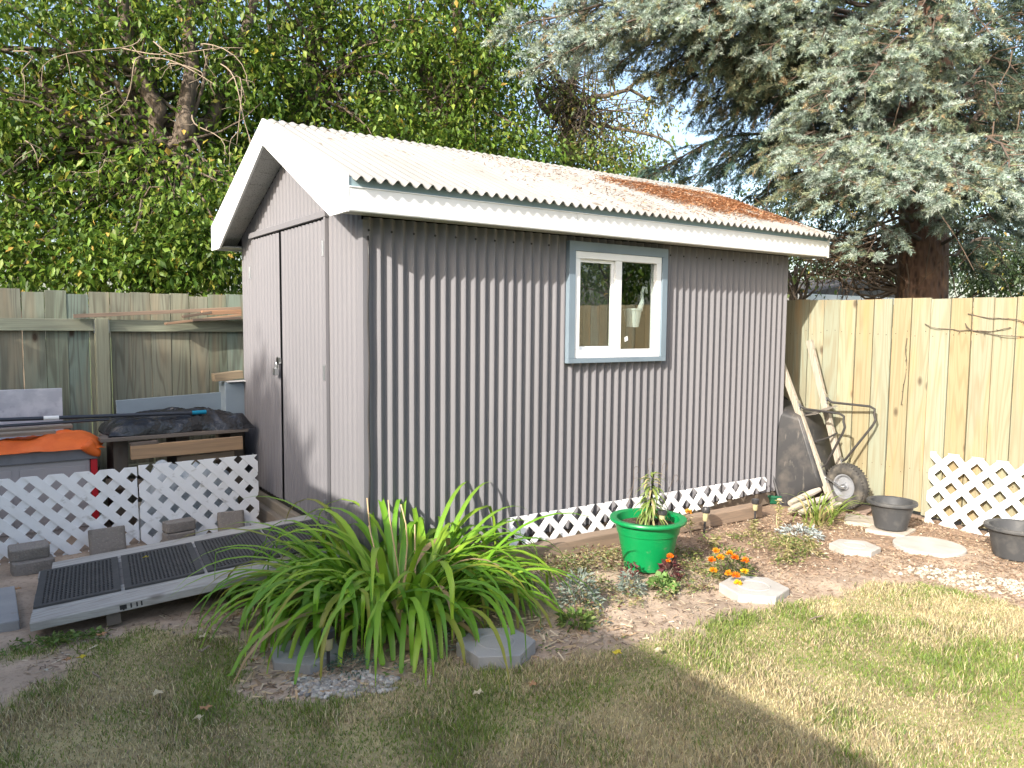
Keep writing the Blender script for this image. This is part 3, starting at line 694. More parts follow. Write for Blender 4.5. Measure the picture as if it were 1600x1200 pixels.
for i in range(4):
    a0 = .0+i*.385; mb = mat_mesh(a0+.005, a0+.374, .185, .785)
    tag(mb.build('rubber_mat', M['rubber'], None, origin=rp(a0+.19, .48), solid=.010), 'black perforated rubber mat on the ramp, '+mlab[i], 'mat', 'rubber mats on the ramp')
mb = MB(); mb.box((-2.35, .30, -.02), (-1.60, .86, .045)); o = mb.build('concrete_slab', M['concrete'], None, origin=(-1.9, .5, 0), bevel=.006); tag(o, 'pale grey concrete slab on the ground at the left end of the ramp', 'slab')
# blocks holding up the lattice foot
def block(x, y, w_, d, h, rot, label, tiltx=0, z=0):
    mb = MB(); mb.prism([(-w_/2, -d/2+.015), (-w_/2+.015, -d/2), (w_/2-.015, -d/2), (w_/2, -d/2+.015), (w_/2, d/2-.01), (w_/2-.01, d/2), (-w_/2+.01, d/2), (-w_/2, d/2-.01)], 0, h)
    o = mb.build('paver_block', M['block'], None, bevel=.008); o.location = (x, y, z); o.rotation_euler = (tiltx, 0, rot)
    return tag(o, label, 'paver', 'pebbled pavers in front of the lattice')
block(-1.50, 1.26, .21, .12, .075, .1, 'pebbled concrete paver lowest of the two stacked at the left of the ramp', z=-.01)
block(-1.515, 1.30, .20, .11, .07, .06, 'pebbled concrete paver lying on top of another at the left', z=.072, tiltx=.15)
block(-1.10, 1.355, .20, .075, .165, .05, 'pebbled paver on edge against the lattice, tallest of the row', tiltx=-.25)
block(-.68, 1.42, .19, .10, .07, .12, 'dark mossy paver lowest of two stacked at mid lattice', z=0)
block(-.675, 1.43, .19, .10, .065, .16, 'dark mossy paver stacked topmost at mid lattice', z=.074)
block(-.34, 1.44, .17, .075, .15, -.1, 'pebbled paver on edge nearest the shed door', tiltx=-.25)

# ------------------------------------------------------------------ stored things by the back fence
yb = 1.95
box = thing('storage_box', 'beige plastic storage box with grey lid behind the lattice', 'storage box', (-1.6, yb, 0))
mb = MB(); mb.box((-2.5, yb+.02, .0), (-1.12, yb+.5, .505)); mb.build('body', M['boxgrey'], box, bevel=.01)
for a, b in ((-2.45, -1.93), (-1.90, -1.565), (-1.525, -1.145)):
    mb = MB(); mb.box((a, yb+.012, .05), (b, yb+.022, .47)); mb.build('panel', M['boxgrey'], box, bevel=.005)
mb = MB(); mb.box((-2.52, yb-.005, .507), (-1.075, yb+.52, .585)); mb.build('lid', M['lidgrey'], box, bevel=.008)
mb = MB(); mb.box((-1.118, yb+.005, .0), (-1.078, yb+.5, .504)); mb.build('corner_post', M['red'], box, bevel=.004)
# folded orange tarp on the box
def cloth_lump(x0, x1, y0, y1, z0, hfun, name, m, label, cat, nx=46, ny=22, amp=.012, seed=1, steep=3.6):
    nx = int(nx*2.2); ny = int(ny*2.2)
    k = np.random.default_rng(seed)
    mb = MB(); rows = []
    for i in range(nx+1):
        row = []
        for j in range(ny+1):
            a = i/nx; b = j/ny
            x = x0+(x1-x0)*a; y = y0+(y1-y0)*b
            e = min(a, 1-a)*steep; e2 = min(b, 1-b)*steep*.8
            edge = max(0, 1-max(0, 1-e)**2.4)*max(0, 1-max(0, 1-e2)**2.4)
            X1 = np.array([x*.8+y*.9]); Y1 = np.array([y*1.5-x*.4]); rd_ = lambda f, q: 1-2*abs(2*vnoise(X1, Y1, f, seed+q)[0]-1)
            nz = (vnoise(np.array([x*1.0]), np.array([y*1.4]), 7, seed)[0]-.5)*1.6+rd_(5, 2)*1.2+rd_(11, 4)*.55+rd_(24, 6)*.12
            z = z0+hfun(a, b)*edge**.7+nz*amp*(.3+edge)
            x += (vnoise(np.array([y*1.0]), np.array([x]), 8, seed+3)[0]-.5)*.06*(1-edge); y += (vnoise(np.array([x*1.0]), np.array([y]), 7, seed+5)[0]-.5)*.07*(1-edge)
            row.append((x, y, max(z, z0+.001)))
        rows.append(row)
    mb.sheet(rows)
    # underside closes the lump
    mb.sheet([[(p[0], p[1], z0) for p in r_] for r_ in (rows[0], rows[-1])])
    o = mb.build(name, m, None, smooth=True, origin=((x0+x1)/2, (y0+y1)/2, z0))
    return tag(o, label, cat)
cloth_lump(-2.4, -1.03, yb-.05, yb+.30, .587, lambda a, b: .042+.078*max(0, (a-.62)/.38), 'folded_tarp', M['orange'], 'bright orange folded tarp lying on the grey box lid', 'tarp', amp=.018, seed=3)
mb = MB(); pts = curve((-1.15, yb-.03, .62), (-1.07, yb-.045, .53), n=5, wob=.01); mb.tube(pts, [.05, .045, .04, .034, .028, .008], 10); tag(mb.build('tarp_corner', M['orange'], None, smooth=True, origin=pts[0]), 'loose orange corner of tarp hanging over the box lid edge', 'tarp')
mb = MB(); mb.bar((-2.4, yb+.10, .700), (-1.31, yb+.10, .695), .10, .022, col=(.32, .28, .23), seed=8.2); tag(mb.build('plank_offcut', M['woodx'], None, origin=(-1.8, yb+.1, .7), bevel=.003), 'weathered plank offcut lying on the orange tarp', 'plank')
mb = MB(); mb.bar((-2.4, yb+.23, .700), (-1.20, yb+.23, .712), .09, .022, col=(.24, .21, .17), seed=9.2); tag(mb.build('plank_offcut', M['woodx'], None, origin=(-1.8, yb+.2, .7), bevel=.003), 'second plank behind the first on the orange tarp, darker brown', 'plank')
# pole
pole = thing('extension_pole', 'long dark pole with bright blue grip lying across tarp and bag', 'pole', (-1.0, yb+.18, .79))
pa = on(-30, 657, 1, yb-.02); pb_ = on(300, 645, 1, yb-.045); pc = on(322, 643.5, 1, yb-.046)
mb = MB(); mb.tube([pa, pb_], .0125, 12); mb.build('shaft', M['polemat'], pole, smooth='angle')
mb = MB(); mb.tube([pb_, pc], .0145, 12); mb.build('grip', M['blueplastic'], pole, smooth='angle')
mb = MB(); mb.tube([on(68, 653.4, 1, yb-.0274), on(92, 652.5, 1, yb-.0292)], .0140, 10); mb.build('label_band', M['white'], pole, smooth='angle')
mb = MB(); pts = [on(-30, 668, 1, yb-.03), on(170, 655, 1, yb-.035)]; mb.tube(pts, .010, 10); tag(mb.build('metal_rod', M['polemat'], None, smooth='angle', origin=pts[0]), 'thin dark rod just below the long pole', 'rod')
# marble slab leaning on the fence
a = on(95, 608, 1, YF-.10); mb = MB(); mb.box((a[0]-.62, YF-.135, a[2]-.42), (a[0]+.005, YF-.115, a[2]+.01)); tag(mb.build('stone_tile', M['marble'], None, origin=(a[0]-.3, YF-.12, a[2]-.4), bevel=.003), 'grey veined marble tile leaning upright against the back fence', 'tile')
mb = MB(); mb.box((a[0]-.75, yb+.53, 0), (a[0]+.1, YF-.05, a[2]-.415), col=(.13, .12, .10), seed=1.2); tag(mb.build('wooden_crate', M['woodx'], None, origin=(a[0]-.3, yb+.5, 0)), 'dark wooden crate against the back fence behind the storage box', 'crate')
# pale board leaning behind the bag
a = on(182, 626, 1, 2.44); b = on(352, 612, 1, 2.46)
mb = MB(); mb.bar((a[0], 2.45, a[2]-.09), (b[0], 2.46, b[2]-.09), .03, .18); tag(mb.build('leaning_board', M['greyboard'], None, origin=a, bevel=.002), 'blue grey trim board on edge behind the black bag', 'board')
# bench of boards carrying the black bag
yq = 2.0
p0 = on(160, 690, 1, yq-.14); p1 = on(388, 673, 1, yq-.14)
bench = thing('plank_bench', 'weathered plank shelf on a pallet beside the shed carrying the black bag', 'bench', (p0[0], yq, 0))
for k in range(3):
    mb = MB(); yy = yq-.07+k*.152; mb.bar((p0[0]-.01+k*.03, yy, p0[2]+.006), (p1[0], yy, p1[2]+.006), .148, .026, col=(.17, .145, .125), seed=k*2.3+.7); mb.build('top_board', M['woodx'], bench, bevel=.003)
pz = p0[2]
for k, x in enumerate((p0[0]+.12, p0[0]+.52, p1[0]-.06)):
    mb = MB(); mb.box((x-.045, yq-.05, -.02), (x+.045, yq+.30, pz-.02), col=(.10, .085, .07), seed=k+.4); mb.build('leg', M['woodz'], bench)
q0 = on(205, 708, 1, yq-.19); q1 = on(380, 692, 1, yq-.19)
mb = MB(); mb.bar((q0[0], yq-.17, q0[2]), (q1[0], yq-.17, q1[2]), .03, .095, col=(.40, .26, .15), seed=14.2); mb.build('front_stringer', M['woodx'], bench, bevel=.003)
mb = MB(); mb.bar((q0[0]-.0, yq-.14, q0[2]+.055), (q0[0]+.17, yq-.14, q0[2]+.062), .09, .018, col=(.15, .12, .10), seed=5.5); mb.build('packing_strip', M['woodx'], bench)
mb = MB(); mb.bar((q0[0]+.3, yq-.12, q0[2]-.09), (q1[0]-.05, yq-.12, q1[2]-.085), .03, .05, col=(.28, .21, .14), seed=4.4); mb.build('lower_stringer', M['woodx'], bench)
cloth_lump(p0[0]+.035, p1[0]+.055, yq-.13, yq+.34, p0[2]+.021, lambda a, b: .092+.012*math.sin(a*3.0)+.010*math.sin(a*9+b*4), 'black_bag', M['bag'], 'crumpled black plastic bag lying on the plank shelf beside the shed', 'bag', nx=60, ny=30, amp=.017, seed=9, steep=6.5)
# grey carton and wood block
a = on(352, 598, 1, 2.30); mb = MB(); mb.box((a[0], 2.30, .60), (a[0]+.20, 2.50, a[2])); tag(mb.build('grey_carton', M['greyboard'], None, origin=(a[0]+.1, 2.4, .6), bevel=.004), 'blue grey carton standing beside the shed corner under a wood block', 'carton')
mb = MB(); mb.box((a[0]-.03, 2.34, .02), (a[0]+.2, 2.52, .598), col=(.12, .10, .08), seed=2.8); tag(mb.build('wooden_crate', M['woodz'], None, origin=(a[0]+.1, 2.4, 0)), 'dark wooden crate tucked between bench and shed corner', 'crate')
b = on(333, 590, 1, 2.36); mb = MB(); mb.bar((b[0], 2.36, b[2]), (b[0]+.22, 2.37, b[2]+.02), .09, .06, col=(.33, .26, .17), seed=7.7); tag(mb.build('wood_block', M['woodx'], None, origin=b, bevel=.003), 'short tan wood block resting on the grey carton', 'block')
mb = MB(); mb.bar((a[0]+.01, 2.315, a[2]+.008), (a[0]+.16, 2.315, a[2]+.012), .12, .006); tag(mb.build('white_sheet', M['white'], None, origin=a), 'small white sheet on top of the grey carton', 'sheet')
# clear plastic sheeting behind the lattice
cloth_lump(-.88, -.22, 1.60, 1.84, .0, lambda a, b: .36+.10*a+.03*math.sin(a*7), 'plastic_sheeting', M['clear'], 'crumpled clear plastic sheeting heaped behind the lattice by the door', 'sheeting', amp=.03, seed=12)
# boards lying on the fence rail
yr = YF-.055
for k, (u0, v0, u1, v1, w_, h_, c, lb) in enumerate(((115, 494, 376, 482, .034, .028, (.30, .22, .16), 'long thin brown lath lying along the back fence rail'),
        (314, 489, 376, 487, .07, .034, (.38, .22, .13), 'reddish brown board end lying on the fence rail beside the shed'),
        (285, 495, 330, 488, .05, .020, (.16, .12, .09), 'dark short board under the others on the fence rail'),
        (258, 506, 376, 492, .06, .018, (.38, .24, .15), 'splintered reddish board tilted down across the fence rail'),
        (300, 500, 376, 497, .05, .020, (.13, .10, .08), 'dark splintered board lowest on the fence rail'))):
    yk = yr-.012*k; P0 = on(u0, v0, 1, yk-.02); P1 = on(u1, v1, 1, yk-.02); mb = MB(); mb.bar(P0, P1, w_, h_, col=c, seed=k*3.3+.5)
    tag(mb.build('loose_board', M['woodx'], None, origin=P0, bevel=.002), lb, 'board', 'boards lying on the fence rail')
# dim clutter in the gap below the bench
mb = MB(); mb.tube([(p0[0]+.02, yq-.05, .32), (p0[0]+.24, yq-.08, .30)], .045, 12); tag(mb.build('short_log', M['bark'], None, smooth='angle', origin=(p0[0], yq, .3)), 'short dark log stacked under the left end of the plank shelf', 'log')

# ------------------------------------------------------------------ wheelbarrow stood on its nose against the fence
wb = thing('wheelbarrow', 'black poly wheelbarrow stood on its nose against the fence, wooden handles upward', 'wheelbarrow', (3.8, -.35, 0))
hl0, hl1 = Vector((3.735, -.46, .0)), Vector((3.700, .16, 1.36))
hr0, hr1 = Vector((3.915, -.47, .02)), Vector((3.985, -.005, 1.325))
hu = Vector((0, -1, .42))
for a, b, sd in ((hl0, hl1, 3.3), (hr0, hr1, 8.1)):
    mb = MB(); mb.bar(a, b, .038, .050, up=hu, col=(.36, .325, .265), seed=sd); mb.build('handle', M['woodz'], wb, bevel=.005)
hd = ((hl1-hl0).normalized()+(hr1-hr0).normalized()).normalized()
hn = Vector((0, 1, 0)); hn = (hn-hd*hn.dot(hd)).normalized()      # away from the viewer: side the tray is on
hs = hd.cross(hn).normalized()
if hs.x < 0: hs = -hs
tc_ = (hl0+hr0)/2+hn*.028
def tp(sx, l, n): return tc_+hs*sx+hd*l+hn*n
mb = MB(); rows = []
secs = [(.0, .0), (.02, .012), (.16, .03), (.28, .045), (.33, .05)]
def tray_ring(n, inset):
    f = n/.33; hw = .15+.085*f; l0 = .20-.13*f; l1 = .80+.22*f; out = []
    rr = .07
    for (cx_, cy_, a0) in ((hw-rr, l1-rr, 0), (-hw+rr, l1-rr, 90), (-hw+rr, l0+rr*1.5, 180), (hw-rr, l0+rr*1.5, 270)):
        ry = rr*(1.5 if a0 >= 180 else 1)
        for k in range(6):
            th = R(a0+90*k/5); out.append((cx_+rr*math.cos(th), cy_+ry*math.sin(th)))
    return [tp(a-.01, b, n) for a, b in out]
ns = [0, .012, .05, .12, .2, .28, .33, .338, .325]
grid = []
for q in ns[:7]:
    r_ = tray_ring(q, 0); grid.append(r_+[r_[0]])
# rolled rim
c0 = sum((Vector(p) for p in tray_ring(.33, 0)), Vector())/24
r_ = [Vector(p)+(Vector(p)-c0).normalized()*.022 for p in tray_ring(.334, 0)]; grid.append(r_+[r_[0]])
r_ = [Vector(p)+(Vector(p)-c0).normalized()*.024 for p in tray_ring(.318, 0)]; grid.append(r_+[r_[0]])
mb.sheet(grid); r0 = tray_ring(0, 0); mb.add(r0, [tuple(range(len(r0)))])
mb.build('tray', M['blackplastic'], wb, smooth='angle', solid=.006, angle=50)
# wheel
wc = Vector((3.80, -.505, .205)); wax = Vector((1, -.10, 0)).normalized()
whl = bpy.data.objects.new('wheel', None); scn.collection.objects.link(whl); whl.parent = wb; whl.location = wc-wb.location
mb = MB(); prof_ = [(.092, -.030), (.105, -.043), (.135, -.050), (.163, -.040), (.176, -.022), (.180, 0), (.176, .022), (.163, .040), (.135, .050), (.105, .043), (.092, .030)]
mb.lathe(prof_, wc, wax, 48, closed=True)
for k in range(44):
    th = 2*math.pi*k/44; a = wax.orthogonal().normalized(); b_ = wax.cross(a); d = a*math.cos(th)+b_*math.sin(th); tdir = wax.cross(d)
    for sg in (-1, 1):
        p = wc+d*.172+wax*(sg*.026); mb.bar(p-wax*.012-d*.002, p+wax*.012-d*(.004), .009, .014, up=d)
mb.build('tyre', M['tyre'], whl, smooth='angle', angle=45)
mb = MB(); mb.lathe([(.0, -.022), (.030, -.022), (.032, -.012), (.075, -.010), (.085, -.032), (.096, -.034), (.096, .034), (.085, .032), (.075, .010), (.032, .012), (.030, .022), (0, .022)], wc, wax, 40); mb.build('rim', mat('grey_rim', (.25, .26, .28), .5, [('noise', 12, (.16, .14, .12), .5, .8, .6)], metallic=.2), whl, smooth='angle')
mb = MB(); mb.lathe([(0, -.05), (.018, -.05), (.022, -.03), (.022, .03), (.018, .05), (0, .05)], wc, wax, 16); mb.build('hub', M['steel'], whl, smooth='angle')
mb = MB(); mb.tube([wc-wax*.085, wc+wax*.10], .008, 8); mb.build('axle', M['steel'], whl, smooth='angle')
# axle brackets on the handles
for a, b, sg in ((hl0, hl1, -1), (hr0, hr1, 1)):
    mb = MB(); dd = (b-a).normalized(); p = a+dd*.23-hn*.026
    mb.bar(p, p+dd*.10, .028, .006, up=hu); mb.bar(p+dd*.05, wc+wax*(sg*.075), .02, .006); mb.build('axle_bracket', M['steel'], wb, bevel=.001)
# legs: bent tube on each side
for a, b, sg in ((hl0, hl1, -1), (hr0, hr1, 1)):
    dd = (b-a).normalized(); top = a+dd*.885-hn*.03; low = a+dd*.36-hn*.03
    o_ = Vector((.02*sg, -.30, .015))
    p1 = top+Vector((0, -.05, -.035)); p2 = top+o_+Vector((.05, -.06, -.06)); p3 = p2+Vector((.0, -.022, -.12)); p4 = low+Vector((0, -.03, .02))
    pts = [top, p1+Vector((0, .02, .01)), p1, p1+(p2-p1)*.5, p2+(p1-p2)*.08, p2+Vector((0, -.012, -.018)), p2+(p3-p2)*.5, p3+Vector((0, -.002, .02)), p3+(p4-p3)*.07, p3+(p4-p3)*.5, p4, low]
    mb = MB(); mb.tube(pts, .0095, 10); mb.build('leg', M['blacksteel'], wb, smooth='angle')
    for q_ in (top, low):
        mb = MB(); mb.bar(q_+dd*.03, q_-dd*.05, .040, .006, up=hu); mb.build('leg_clamp', M['steel'], wb, bevel=.001)
t1 = hl0+(hl1-hl0).normalized()*.84; t2 = hr0+(hr1-hr0).normalized()*.86
mb = MB(); mb.bar(t1+Vector((.02, -.09, -.03)), t2+Vector((-.02, -.09, -.03)), .14, .004, up=(0, .2, 1)); mb.build('leg_brace', mat('dusty_steel', (.20, .18, .16), .6, [('noise', 10, (.3, .25, .2), .5, .8, .6)]), wb)
mb = MB(); mb.tube([t1+Vector((.02, -.14, -.24)), (t1+t2)/2+Vector((0, -.16, -.24)), t2+Vector((-.02, -.14, -.24))], .008, 8); mb.build('cross_rod', M['blacksteel'], wb, smooth='angle')
mb = MB(); p = (hl0+hr0)/2+hd*.93+hn*.20; 
mb.tube([tp(.02, 1.02, .33)+Vector((0, 0, .01)), tp(.0, 1.04, .30), tp(-.04, 1.05, .26), tp(-.07, 1.03, .2)], .006, 6); mb.build('rim_wire', M['blacksteel'], wb, smooth=True)
# things around its foot
mb = MB(); mb.bar((3.80, -.62, .012), (4.05, -.55, .02), .10, .014, col=(.30, .22, .18), seed=4.9); tag(mb.build('wood_scrap', M['woodx'], None, origin=(3.9, -.6, .0), bevel=.003), 'flat brown wood scrap on the ground beneath the wheelbarrow tyre', 'board')
for k, (a, b) in enumerate((((3.30, -.36, .05), (3.72, -.42, .12)), ((3.34, -.42, .04), (3.74, -.50, .07)), ((3.38, -.30, .08), (3.70, -.34, .16)))):
    mb = MB(); mb.tube(curve(a, b, n=6, wob=.01), [.022, .026, .026, .025, .027, .024, .018], 9)
    tag(mb.build('weathered_log', mat('bleached_wood', (.40, .36, .30), .9, [('noise', (4, 20, 20), (.2, .17, .13), .5, .7, .7)]), None, smooth='angle', origin=a), ['bleached driftwood stick lowest behind the iris clump', 'bleached driftwood stick nearest the camera beneath the wheelbarrow', 'bleached driftwood stick uppermost leaning to the wheelbarrow'][k], 'stick', 'bleached sticks by the wheelbarrow')
cpx = on(1187, 782, 1, .16)
mb = MB(); mb.lathe([(0, 0), (.13, 0), (.15, .05), (.16, .055), (.16, .07), (.145, .07), (.125, .012), (0, .012)], (3.66, .06, .0), n=32); tag(mb.build('green_tray', mat('dark_green_plastic', (.01, .10, .05), .5), None, smooth='angle', origin=(3.66, .06, 0)), 'dark green plastic tray pushed under the shed corner by the wheelbarrow', 'tray')

# ------------------------------------------------------------------ pots
def pot(name, label, loc, r0, r1, h, m, rim=.02, group=None, soil=None, ring=None):
    t = thing(name, label, 'plant pot', loc, group); x, y, z = loc
    p = [(0, .0), (r0*.92, 0), (r0, .008), (r0+(r1-r0)*.55, h*.55)]
    if ring: p += [(r0+(r1-r0)*.70, h*.70), (r0+(r1-r0)*.70+.006, h*.71), (r0+(r1-r0)*.78+.006, h*.80), ]
    p += [(r1-.004, h-.05*(h/.3)), (r1-.002, h-.03), (r1+rim*.9, h-.022), (r1+rim, h-.012), (r1+rim*.9, h-.002), (r1+.004, h), (r1-.010, h-.006), (r1-.014, h-.03), (r0+(r1-r0)*.5-.012, h*.5), (r0-.012, .02), (0, .02)]
    mb = MB(); mb.lathe(p, (x, y, z), n=56); mb.build('shell', m, t, smooth='angle', angle=30)
    if soil:
        mb = MB(); rs = r0+(r1-r0)*soil-.014; zs = h*soil
        prof_ = [(rs*k/6, zs+.012*math.cos(k*1.9)-.010*(k/6)**2) for k in range(7)]
        mb.lathe(prof_, (x, y, z), n=32); mb.build('soil', M['soil'], t, smooth=True)
    return t
gp = (1.52, -.64, 0.0)
gpot = pot('flower_pot', 'bright green round plastic flower pot with a wilted leafy plant', gp, .135, .195, .305, M['green'], rim=.032, soil=.86, ring=True)
p2 = pot('flower_pot', 'empty charcoal plastic pot standing on a square paver by the fence', (3.56, -1.0, .02), .105, .145, .20, M['potblack'], rim=.022, soil=.3, group='charcoal pots by the fence')
p3 = pot('flower_pot', 'charcoal plastic pot cut off by the right edge of the photo', (3.62, -1.78, .0), .125, .165, .205, M['potblack'], rim=.022, soil=.6, group='charcoal pots by the fence')

# leaf-shaped faces for small plants
def leaf_faces(P, D, Nn, ln, wd, cols, fold=.25, droop=.0):
    """P base points, D directions, Nn normals (n,3); returns V, F, C of folded two-face leaves"""
    n = len(P); D = D/np.linalg.norm(D, axis=1, keepdims=True)
    S = np.cross(D, Nn); S /= np.linalg.norm(S, axis=1, keepdims=True)+1e-9; Nn = np.cross(S, D)
    ln = ln[:, None]; wd = wd[:, None]; dz = np.array((0, 0, -1.0))[None]*ln*droop
    mid = P+D*ln*.45+dz*.2; tip = P+D*ln+dz
    l = mid+S*wd/2+Nn*wd*fold; r_ = mid-S*wd/2+Nn*wd*fold
    V = np.stack([P, l, tip, r_], 1).reshape(-1, 3); o = (np.arange(n)*4)[:, None]
    F = np.concatenate([o+np.array([[0, 2, 1]]), o+np.array([[0, 3, 2]])], 0)
    return V, F, np.repeat(cols[:, None], 4, 1).reshape(-1, 3)
def cols_of(n, pal, jit=.22, wts=None):
    pal = np.array(pal); k = rng.choice(len(pal), n, p=wts); return np.clip(pal[k]*rng.uniform(1-jit, 1+jit, (n, 1)), .003, 1)
def rdirs(n, zlo=-1, zhi=1):
    z = rng.uniform(zlo, zhi, n); a = rng.uniform(0, 2*np.pi, n); q = np.sqrt(np.clip(1-z*z, 0, 1)); return np.stack([q*np.cos(a), q*np.sin(a), z], -1)
def merge(parts):
    V = []; F = []; C = []; o = 0
    for v, f, c in parts: V.append(v); F.append(f+o); C.append(c); o += len(v)
    return np.concatenate(V), np.concatenate(F), np.concatenate(C)

# strap leaves (daylily, iris)
def straps(name, m, leaves, parent=None, origin=(0, 0, 0), nseg=11):
    Vs = []; Fs = []; Cs = []; o = 0
    for (b, az, el, ln, wd, bend, c0, c1, kink, tw) in leaves:
        p = np.array(b, float); a = el; step = ln/nseg; pts = [p.copy()]; dirs = []; azk = az
        for i in range(nseg):
            t = i/nseg
            a -= bend/nseg*(.35+1.5*t)
            if kink and abs(t-kink) < .5/nseg: a -= R(55)
            a = max(a, -R(86)); azk += tw/nseg
            d = np.array((math.cos(azk)*math.cos(a), math.sin(azk)*math.cos(a), math.sin(a))); p = p+d*step
            if p[2] < .012: p[2] = .012
            pts.append(p.copy()); dirs.append(d)
        dirs.append(dirs[-1])
        for i, (q, d) in enumerate(zip(pts, dirs)):
            t = i/nseg; sdir = np.array((-math.sin(azk), math.cos(azk), 0.0)); up = np.cross(d, sdir); up /= np.linalg.norm(up)+1e-9
            if up[2] < 0 and abs(d[2]) < .95: up = -up
            ww = wd*(.75+.25*min(1, t*4))*(1-max(0, (t-.45)/.55)**1.7)+.0012
            Vs += [q-sdir*ww/2+up*ww*.17, q, q+sdir*ww/2+up*ww*.17]
            c = np.array(c0)*(1-t)+np.array(c1)*t
            if t < .15: c = c*.9+np.array((.04, .05, .01))
            Cs += [c*.97, c*1.06, c*.97]
        for i in range(nseg):
            k = o+i*3; Fs += [(k, k+1, k+4, k+3), (k+1, k+2, k+5, k+4)]
        o += 3*(nseg+1)
    return np_mesh(name, np.array(Vs), np.array(Fs), m, parent, col=np.array(Cs), origin=origin, smooth=True)
LC = Vector((-.02, -.42, 0))
leaves = []
for i in range(400):
    rr = .36*math.sqrt(random.random()); th = random.uniform(0, 2*math.pi)
    b = (LC.x+rr*1.15*math.cos(th), LC.y+rr*math.sin(th), 0.0)
    az = th+random.gauss(0, .55); out = rr/.36
    el = R(random.gauss(78-24*out, 10)); ln = random.uniform(.55, .92)*(1.0 if random.random() < .85 else 1.15); wd = random.uniform(.022, .038)
    bend = R(random.gauss(142+14*out, 28)); k = random.random()
    g0 = np.array(random.choice([(.15, .32, .024), (.19, .36, .028), (.26, .41, .038), (.125, .28, .026)]))*random.uniform(.85, 1.2)
    g1 = g0*1.1
    if k < .16: g1 = np.array((.30, .27, .05))
    if k < .045: g0 = np.array((.34, .25, .12)); g1 = np.array((.42, .30, .17)); bend *= 1.2
    leaves.append((b, az, el, ln, wd, bend, g0, g1, random.uniform(.35, .7) if random.random() < .28 else 0, random.gauss(0, .45)))
# long ones reaching to the ramp and up against the wall
for az, el, ln, bend in ((2.9, 58, .95, 95), (3.05, 50, .92, 80), (2.75, 60, .9, 90), (3.3, 52, .88, 100), (2.5, 66, .85, 80), (.35, 66, .98, 80), (.15, 60, .92, 85), (.55, 70, .95, 84), (2.2, 76, .92, 85), (.05, 56, .9, 90), (1.5, 76, .85, 95), (-.3, 52, .9, 105), (1.1, 76, .9, 92), (3.6, 50, .9, 95), (4.0, 55, .85, 110)):
    leaves.append(((LC.x+.25*math.cos(az), LC.y+.2*math.sin(az), 0), az, R(el), ln, .027, R(bend), np.array((.17, .36, .035)), np.array((.24, .40, .05)), 0, random.gauss(0, .2)))
lily = thing('daylily_clump', 'large arching green daylily clump in front of the shed corner', 'daylily', tuple(LC))
straps('foliage', M['blade'], leaves, lily)
mb = MB()
for k in range(5):
    a = random.uniform(0, 6.28); rr = random.uniform(.05, .28); b = Vector((LC.x+rr*math.cos(a), LC.y+rr*math.sin(a), 0)); t = b+Vector((random.gauss(0, .06), random.gauss(0, .06), random.uniform(.38, .60)))
    mb.tube(curve(b, t, n=5, wob=.012), [.005, .0048, .0045, .004, .0038, .0035], 6)
mb.build('dry_stalk', mat('dry_stalk', (.50, .36, .20), .85), lily, smooth=True)
# iris clump by the wheelbarrow
iris = thing('iris_clump', 'small yellow green strap leaved clump at the foot of the wheelbarrow', 'iris', (3.32, -.58, 0))
lv = []
for i in range(46):
    a = random.uniform(0, 6.28); rr = random.uniform(0, .12); k = random.random()
    g0 = np.array((.17, .24, .05)) if k < .75 else np.array((.42, .36, .16))
    lv.append(((3.32+rr*math.cos(a), -.58+rr*math.sin(a), 0), a+random.gauss(0, .6), R(random.gauss(66, 12)), random.uniform(.20, .42), random.uniform(.008, .014), R(random.gauss(105, 30)), g0*random.uniform(.8, 1.2), g0*1.3, 0, 0))
straps('foliage', M['blade'], lv, iris, nseg=8)
# plant in the green pot: leafy spike
px_, py_ = gp[0]+.02, gp[1]+.0
spk = thing('potted_lily', 'leafy green spike drooping around its stem in the green pot', 'lily plant', (px_, py_, .262))
lv = []
for i in range(120):
    t = random.random(); a = random.uniform(0, 6.28); z = .29+.27*t
    c = np.array((.20, .27, .07))*random.uniform(.7, 1.25) if random.random() < .8 else np.array((.45, .38, .19))
    lv.append(((px_+.012*math.cos(a), py_+.012*math.sin(a), z), a, R(random.gauss(-18+40*t*t, 14)), random.uniform(.10, .19)*(1.05-.6*t), .012, R(70), c, c*1.1, 0, 0))
straps('foliage', M['blade'], lv, spk, nseg=6)
mb = MB(); mb.tube(curve((px_, py_, .25), (px_+.02, py_, .56), n=5, wob=.006), [.007, .007, .006, .005, .004, .003], 7); mb.build('stem', M['plant'], spk, smooth=True)
# solar lights
def solar(label, loc, hh=.17, rz=0, tilt=(0, 0)):
    t = thing('solar_light', label, 'garden light', loc, 'small solar path lights'); x, y, z = loc
    mb = MB(); mb.tube([(x, y, z-.03), (x, y, z+hh*.45)], .0075, 8); mb.build('stake', M['blackplastic'], t, smooth='angle')
    mb = MB(); mb.lathe([(0, hh*.45), (.012, hh*.45), (.018, hh*.50), (.020, hh*.78), (0, hh*.78)], (x, y, z), n=16); mb.build('lens', mat('amber_lens', (.42, .38, .22), .25), t, smooth='angle')
    mb = MB(); mb.lathe([(0, hh*.78), (.027, hh*.78), (.029, hh*.80), (.028, hh*.97), (.024, hh), (0, hh)], (x, y, z), n=20); mb.build('cap', M['blackplastic'], t, smooth='angle')
    t.rotation_euler = (tilt[0], tilt[1], 0); return t
solar('small black solar light half hidden at the front foot of the daylily', (-.56, -.88, 0), .17)
solar('small black solar light on a stake between the green pot and the timber', (2.40, -.31, 0), .18, tilt=(0, .08))
solar('small black solar light at the far end of the timber edging', (2.99, -.28, 0), .16)
